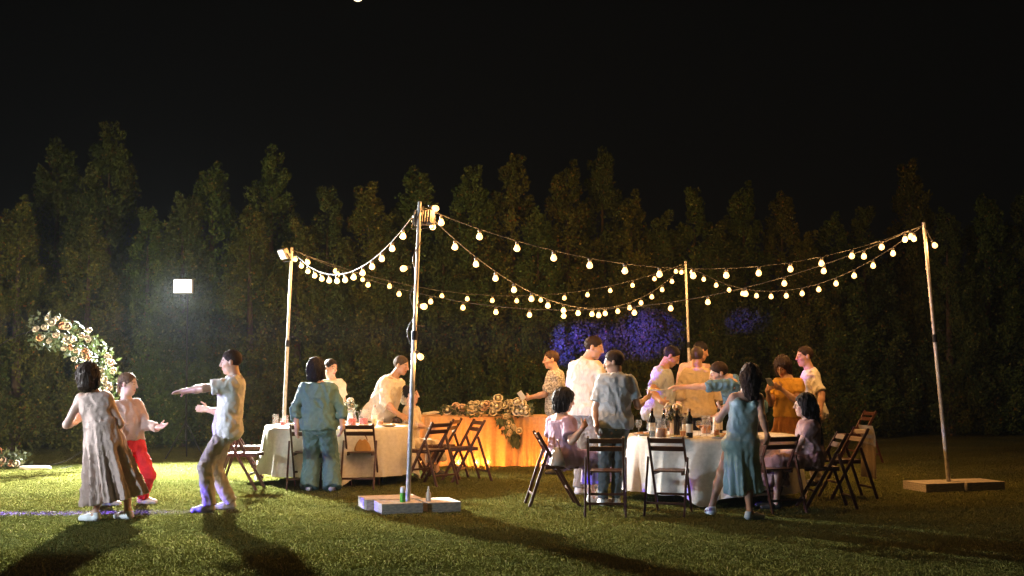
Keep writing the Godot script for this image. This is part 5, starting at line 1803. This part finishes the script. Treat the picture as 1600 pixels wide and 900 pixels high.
func tableware() -> void:
	var y := 0.760
	# right table, centre (2.35, -15.9)
	bottle(V(1.60, y, -15.42), 0.32, "dark wine bottle nearest the pale shirt sleeve")
	bottle(V(1.80, y, -15.95), 0.31, "dark wine bottle in front of the polo shirt, with blue sheen", "bottle_dark", false)
	bottle(V(1.90, y, -15.55), 0.32, "tall dark wine bottle beside the vase of white blossoms", "bottle_dark", false)
	bottle(V(1.99, y, -15.13), 0.32, "dark wine bottle with a pale label at the table's near edge")
	bottle(V(2.42, y, -15.75), 0.33, "dark wine bottle next to the red drink and aqua dress")
	jug(V(1.68, y, -15.18), "amber_drink", "glass jug of dark drink near the folding chair's back")
	glass_of(V(1.45, y, -15.45), 0.19, 0.036, "", "empty wine glass at table's edge by the pale shirt sleeve", true)
	glass_of(V(2.12, y, -15.22), 0.19, 0.036, "amber_drink", "wine glass of amber drink beside the pale labelled bottle", true)
	glass_of(V(2.22, y, -15.42), 0.19, 0.036, "", "empty wine glass between two wine bottles and plates", true)
	glass_of(V(2.16, y, -15.62), 0.17, 0.034, "amber_drink", "wine glass of amber drink behind the near plates", true)
	glass_of(V(2.52, y, -15.42), 0.13, 0.04, "red_drink", "tumbler of red drink next to the aqua dress")
	glass_of(V(2.62, y, -15.6), 0.18, 0.036, "", "empty wine glass half hidden by the aqua dress", true)
	glass_of(V(1.76, y, -15.62), 0.12, 0.035, "", "empty tumbler between the two wine bottles at table's end")
	jug(V(2.30, y, -16.0), "amber_drink", "glass jug of amber drink in the middle of bottle table")
	plate(V(1.52, y, -15.70), 0.125, ["food_a", "food_b", "food_c"], "plate of golden snacks by the outstretched forearm", 1)
	plate(V(1.85, y, -15.05), 0.115, ["food_b", "food_a"], "plate of pastries at near edge beside the jug", 2)
	plate(V(2.33, y, -15.10), 0.125, ["food_a", "food_d", "food_b"], "plate of salad and meat above the folding chair", 3)
	plate(V(2.40, y, -15.52), 0.12, ["food_c", "food_b", "food_a"], "plate of meat between the amber glasses and wine bottle", 4)
	plate(V(2.70, y, -15.30), 0.12, ["food_a", "food_b"], "plate of bread behind the aqua dress", 5)
	plate(V(2.05, y, -16.35), 0.12, ["food_d", "food_b"], "plate of greens before the polo shirt", 6)
	bottle(V(2.10, y, -15.95), 0.30, "green glass bottle behind the blossoms vase", "bottle_green")
	bottle(V(2.02, y, -15.72), 0.26, "clear water bottle between the blossoms and amber jug", "glass")
	glass_of(V(1.94, y, -15.32), 0.12, 0.036, "amber_drink", "tumbler of amber drink right behind the pale labelled bottle")
	glass_of(V(1.58, y, -15.15), 0.12, 0.036, "", "empty tumbler at table edge left of the dark jug")
	glass_of(V(2.32, y, -15.30), 0.14, 0.036, "amber_drink", "tall glass of amber drink over the salad plate")
	glass_of(V(2.50, y, -15.18), 0.12, 0.036, "", "empty tumbler at table edge near the aqua dress")
	# plate in the guest in blue tee's hand
	plate(V(1.713, 1.264, -16.100), 0.12, ["food_b", "food_a", "food_c"], "plate of food held out by the guest in blue tee", 7)
	var m := MB.new()
	m.lathe([Vector2(0.001, 0.001), Vector2(0.05, 0.001), Vector2(0.052, 0.01), Vector2(0.045, 0.15), Vector2(0.05, 0.20), Vector2(0.044, 0.20), Vector2(0.001, 0.19)], 18)
	single("pitcher", m, "china", V(2.45, y, -16.15), "white pitcher beside the cream shirt", "pitcher")
	# left table, centre (-2.35, -18.3)
	jug(V(-2.13, y, -17.95), "red_drink", "glass jug of red drink beside the teal sleeve")
	jug(V(-1.98, y, -18.0), "red_drink", "glass jug of red drink nearer the clear bottle")
	bottle(V(-1.86, y, -18.25), 0.27, "clear glass bottle in front of the rolled sleeves", "glass", true)
	bottle(V(-2.25, y, -17.85), 0.22, "green bottle next to the teal sleeve", "bottle_green")
	glass_of(V(-1.76, y, -18.05), 0.11, 0.042, "amber_drink", "tumbler of amber drink nearest the cream blouse")
	glass_of(V(-3.18, y, -18.15), 0.15, 0.042, "", "tall empty glass at the table end by the violet lit chair")
	glass_of(V(-3.08, y, -18.35), 0.13, 0.04, "red_drink", "glass of red drink behind the tall empty glass")
	glass_of(V(-3.05, y, -17.95), 0.11, 0.042, "red_drink", "tumbler of red drink at table end beside plates")
	plate(V(-2.92, y, -18.1), 0.12, ["food_a", "food_b"], "plate of bread at table end by the tumblers", 8)
	plate(V(-2.75, y, -17.75), 0.12, ["food_b", "food_d"], "plate of salad in front of the teal tunic", 9)
	plate(V(-1.95, y, -17.65), 0.125, ["food_b", "food_a"], "plate of yellow food above the chair with mustard bag", 10)
	plate(V(-1.62, y, -17.90), 0.12, ["food_b"], "nearly bare plate at table edge next to the front pole", 11)
	plate(V(-2.3, y, -18.75), 0.12, ["food_a", "food_c"], "plate of meat on the table's far side", 12)
	candle_on(V(-1.84, y, -17.98))
	# napkins and boxes on the draped table
	m = MB.new()
	m.box(Transform3D(Basis(V(0, 0, 1), 0.12), V(0, 0.03, 0)), V(0.22, 0.03, 0.2), 0.008)
	single("napkin", m, "table_linen", V(-1.28, 0.78, -21.3), "folded white napkin lying on the draped table", "napkin", "", 0.4)
	# things in hands
	m = MB.new()
	m.box(Transform3D(Basis(V(1, 0, 0), -0.9), Vector3.ZERO), V(0.075, 0.15, 0.009), 0.003)
	var t := thing("phone", "grey phone held by the person in yellow", "phone", V(3.188, 1.363, -16.650), deg_to_rad(150))
	put("case", m, "phone_case", t)
	m = MB.new()
	m.box(Transform3D(Basis(V(1, 0, 0), -0.9), Basis(V(1, 0, 0), -0.9) * V(0, 0, 0.0055)), V(0.068, 0.14, 0.002), 0.0005)
	put("screen", m, "screen", t)
	m = MB.new()
	m.box(Transform3D(Basis(V(0, 0, 1), 0.6) * Basis(V(1, 0, 0), 0.5), Vector3.ZERO), V(0.075, 0.15, 0.008), 0.003)
	single("phone", m, "white_plastic", V(0.137, 1.136, -19.200), "pale phone held out over the roses by the patterned shirt", "phone")
	handbag(V(-1.93, 0.47, -17.42), 0.2, "mustard_leather", "mustard leather bag on the folding chair at the white cloth", 0.22, 0.14)
	handbag(V(0.50, 0.47, -15.02), 1.7, "grey_leather", "grey handbag on the chair behind the lilac dress", 0.30, 0.19)
	# jacket over a chair back
	m = MB.new()
	var prev := -1
	for j in 13:
		var q := j / 12.0
		var s := m.v.size()
		for i in 15:
			var x := lerpf(-0.2, 0.2, i / 14.0)
			var fold := 0.014 * sin(i * 1.1) * q
			m.vert(V(x * (1.0 + 0.08 * q), 0.86 - 0.62 * q, -0.285 - 0.035 * sin(minf(q * 6.0, PI / 2)) + fold), V(0, 0.2, -1).normalized())
		if prev >= 0:
			for i in 14: m.quad(prev + i, prev + i + 1, s + i + 1, s + i)
		prev = s
	smooth(m)
	single("jacket", m, "beige_jacket", V(3.92, 0, -16.0), "beige jacket hanging over the chair behind the pink dress", "jacket", "", deg_to_rad(-80))

func candle_on(at: Vector3) -> void:
	var m := MB.new()
	m.lathe([Vector2(0.001, 0), Vector2(0.03, 0), Vector2(0.03, 0.09), Vector2(0.026, 0.095), Vector2(0.001, 0.093)], 16)
	single("pillar_candle", m, "wax", at, "unlit cream pillar candle between the clear bottle and tumbler", "candle")

func furniture() -> void:
	round_table(V(-2.35, 0, -18.3), 0.98, 0.9, "round table beside the teal tunic", "white cloth on the table between the teal tunic and mustard bag")
	round_table(V(2.35, 0, -15.9), 0.98, 0.55, "round table crowded with wine bottles", "white cloth on the table of wine bottles")
	long_table()
	chair(V(-3.42, 0, -17.15), 84, "chair standing sideways behind the dancer in khaki trousers")
	chair(V(-3.66, 0, -18.5), 97, "violet lit chair at the table end beyond the khaki trousers")
	chair(V(-2.62, 0, -17.28), 181, "chair half hidden by the teal trousers")
	chair(V(-1.93, 0, -17.36), 176, "chair holding the mustard bag")
	chair(V(-1.10, 0, -17.80), -128, "chair directly behind the front pole")
	chair(V(-0.98, 0, -18.75), -105, "chair between the front pole and the chair nearest the drapery")
	chair(V(-0.66, 0, -18.30), -66, "chair nearest the peach drapery, turned sideways")
	chair(V(-1.42, 0, -19.12), 88, "chair under the cream blouse")
	chair(V(0.50, 0, -15.22), 96, "chair carrying the lilac dressed guest")
	chair(V(1.00, 0, -14.33), 174, "empty chair right behind the guest in grey trousers")
	chair(V(1.68, 0, -14.36), 162, "empty chair in front of the cloth of the bottle table")
	chair(V(2.82, 0, -14.65), -158, "dark chair beside the aqua dress")
	chair(V(3.42, 0, -14.92), -88, "chair carrying the pink dressed guest")
	chair(V(3.92, 0, -16.0), -80, "chair with the beige jacket over its back")
	chair(V(5.55, 0, -21.7), -78, "lone chair out on the dark lawn near the hedge")
	candle(V(-0.54, 0, -20.58), "lit glass candle on grass under the large roses")
	candle(V(-0.37, 0, -20.56), "lit glass candle just right of its twin under the roses")
	candle(V(0.46, 0, -20.60), "lit glass candle at the drapery's far corner by the lilac dress")
	candle(V(-0.82, 0, -20.60), "lit glass candle behind the sideways chair's legs")

func _ready() -> void:
	# camera
	var cam := Camera3D.new()
	cam.name = "camera"
	add_child(cam)
	cam.position = V(0, 1.6, 0)
	cam.rotation.x = atan(117.0 / 2100.0)
	cam.fov = rad_to_deg(2.0 * atan(450.0 / 2100.0))
	cam.far = 1200.0
	cam.near = 0.05
	cam.current = true
	# night sky and air
	var env := Environment.new()
	env.background_mode = Environment.BG_SKY
	var sm := ProceduralSkyMaterial.new()
	sm.sky_top_color = Color(0.018, 0.018, 0.016)
	sm.sky_horizon_color = Color(0.022, 0.022, 0.020)
	sm.ground_bottom_color = Color(0.02, 0.02, 0.02)
	sm.ground_horizon_color = Color(0.03, 0.03, 0.03)
	sm.sun_angle_max = 0.5
	var sky := Sky.new()
	sky.sky_material = sm
	env.sky = sky
	env.tonemap_mode = Environment.TONE_MAPPER_LINEAR
	env.tonemap_exposure = 1.0
	env.fog_enabled = FOG > 0.0
	env.fog_density = FOG
	env.fog_light_color = Color(0.88, 0.94, 1.0)
	env.sdfgi_enabled = true
	env.ssao_enabled = true
	env.ssil_enabled = true
	var we := WorldEnvironment.new()
	we.name = "air"
	we.environment = env
	add_child(we)
	# moonlight
	var sun := DirectionalLight3D.new()
	sun.name = "moonlight"
	sun.light_color = Color(1.0, 0.93, 0.8)
	sun.light_energy = 0.004
	sun.light_angular_distance = 0.5
	sun.shadow_enabled = true
	add_child(sun)
	sun.look_at_from_position(V(-34.905, 84.606, -300.000), Vector3.ZERO, Vector3.UP)
	# setting
	materials()
	var fd := mat("flood_glow_dim", Color(0.9, 0.95, 1.0), 0.3)
	fd.emission_enabled = true
	fd.emission = lin(0.85, 0.93, 1.0)
	fd.emission_energy_multiplier = 10.0
	creases = FastNoiseLite.new()
	creases.seed = 21
	creases.frequency = 1.0
	creases.fractal_octaves = 2
	ground()
	lawn()
	if VERBOSE: print("lawn ", Time.get_ticks_msec())
	trees()
	if VERBOSE: print("trees ", Time.get_ticks_msec())
	# objects
	poles()
	strings()
	if VERBOSE: print("strings ", Time.get_ticks_msec())
	floodlight()
	stage_lights()
	moon()
	furniture()
	flower_arch()
	table_flowers()
	if VERBOSE: print("table_flowers ", Time.get_ticks_msec())
	people()
	if VERBOSE: print("people ", Time.get_ticks_msec())
	tableware()

const FOG := 0.0002
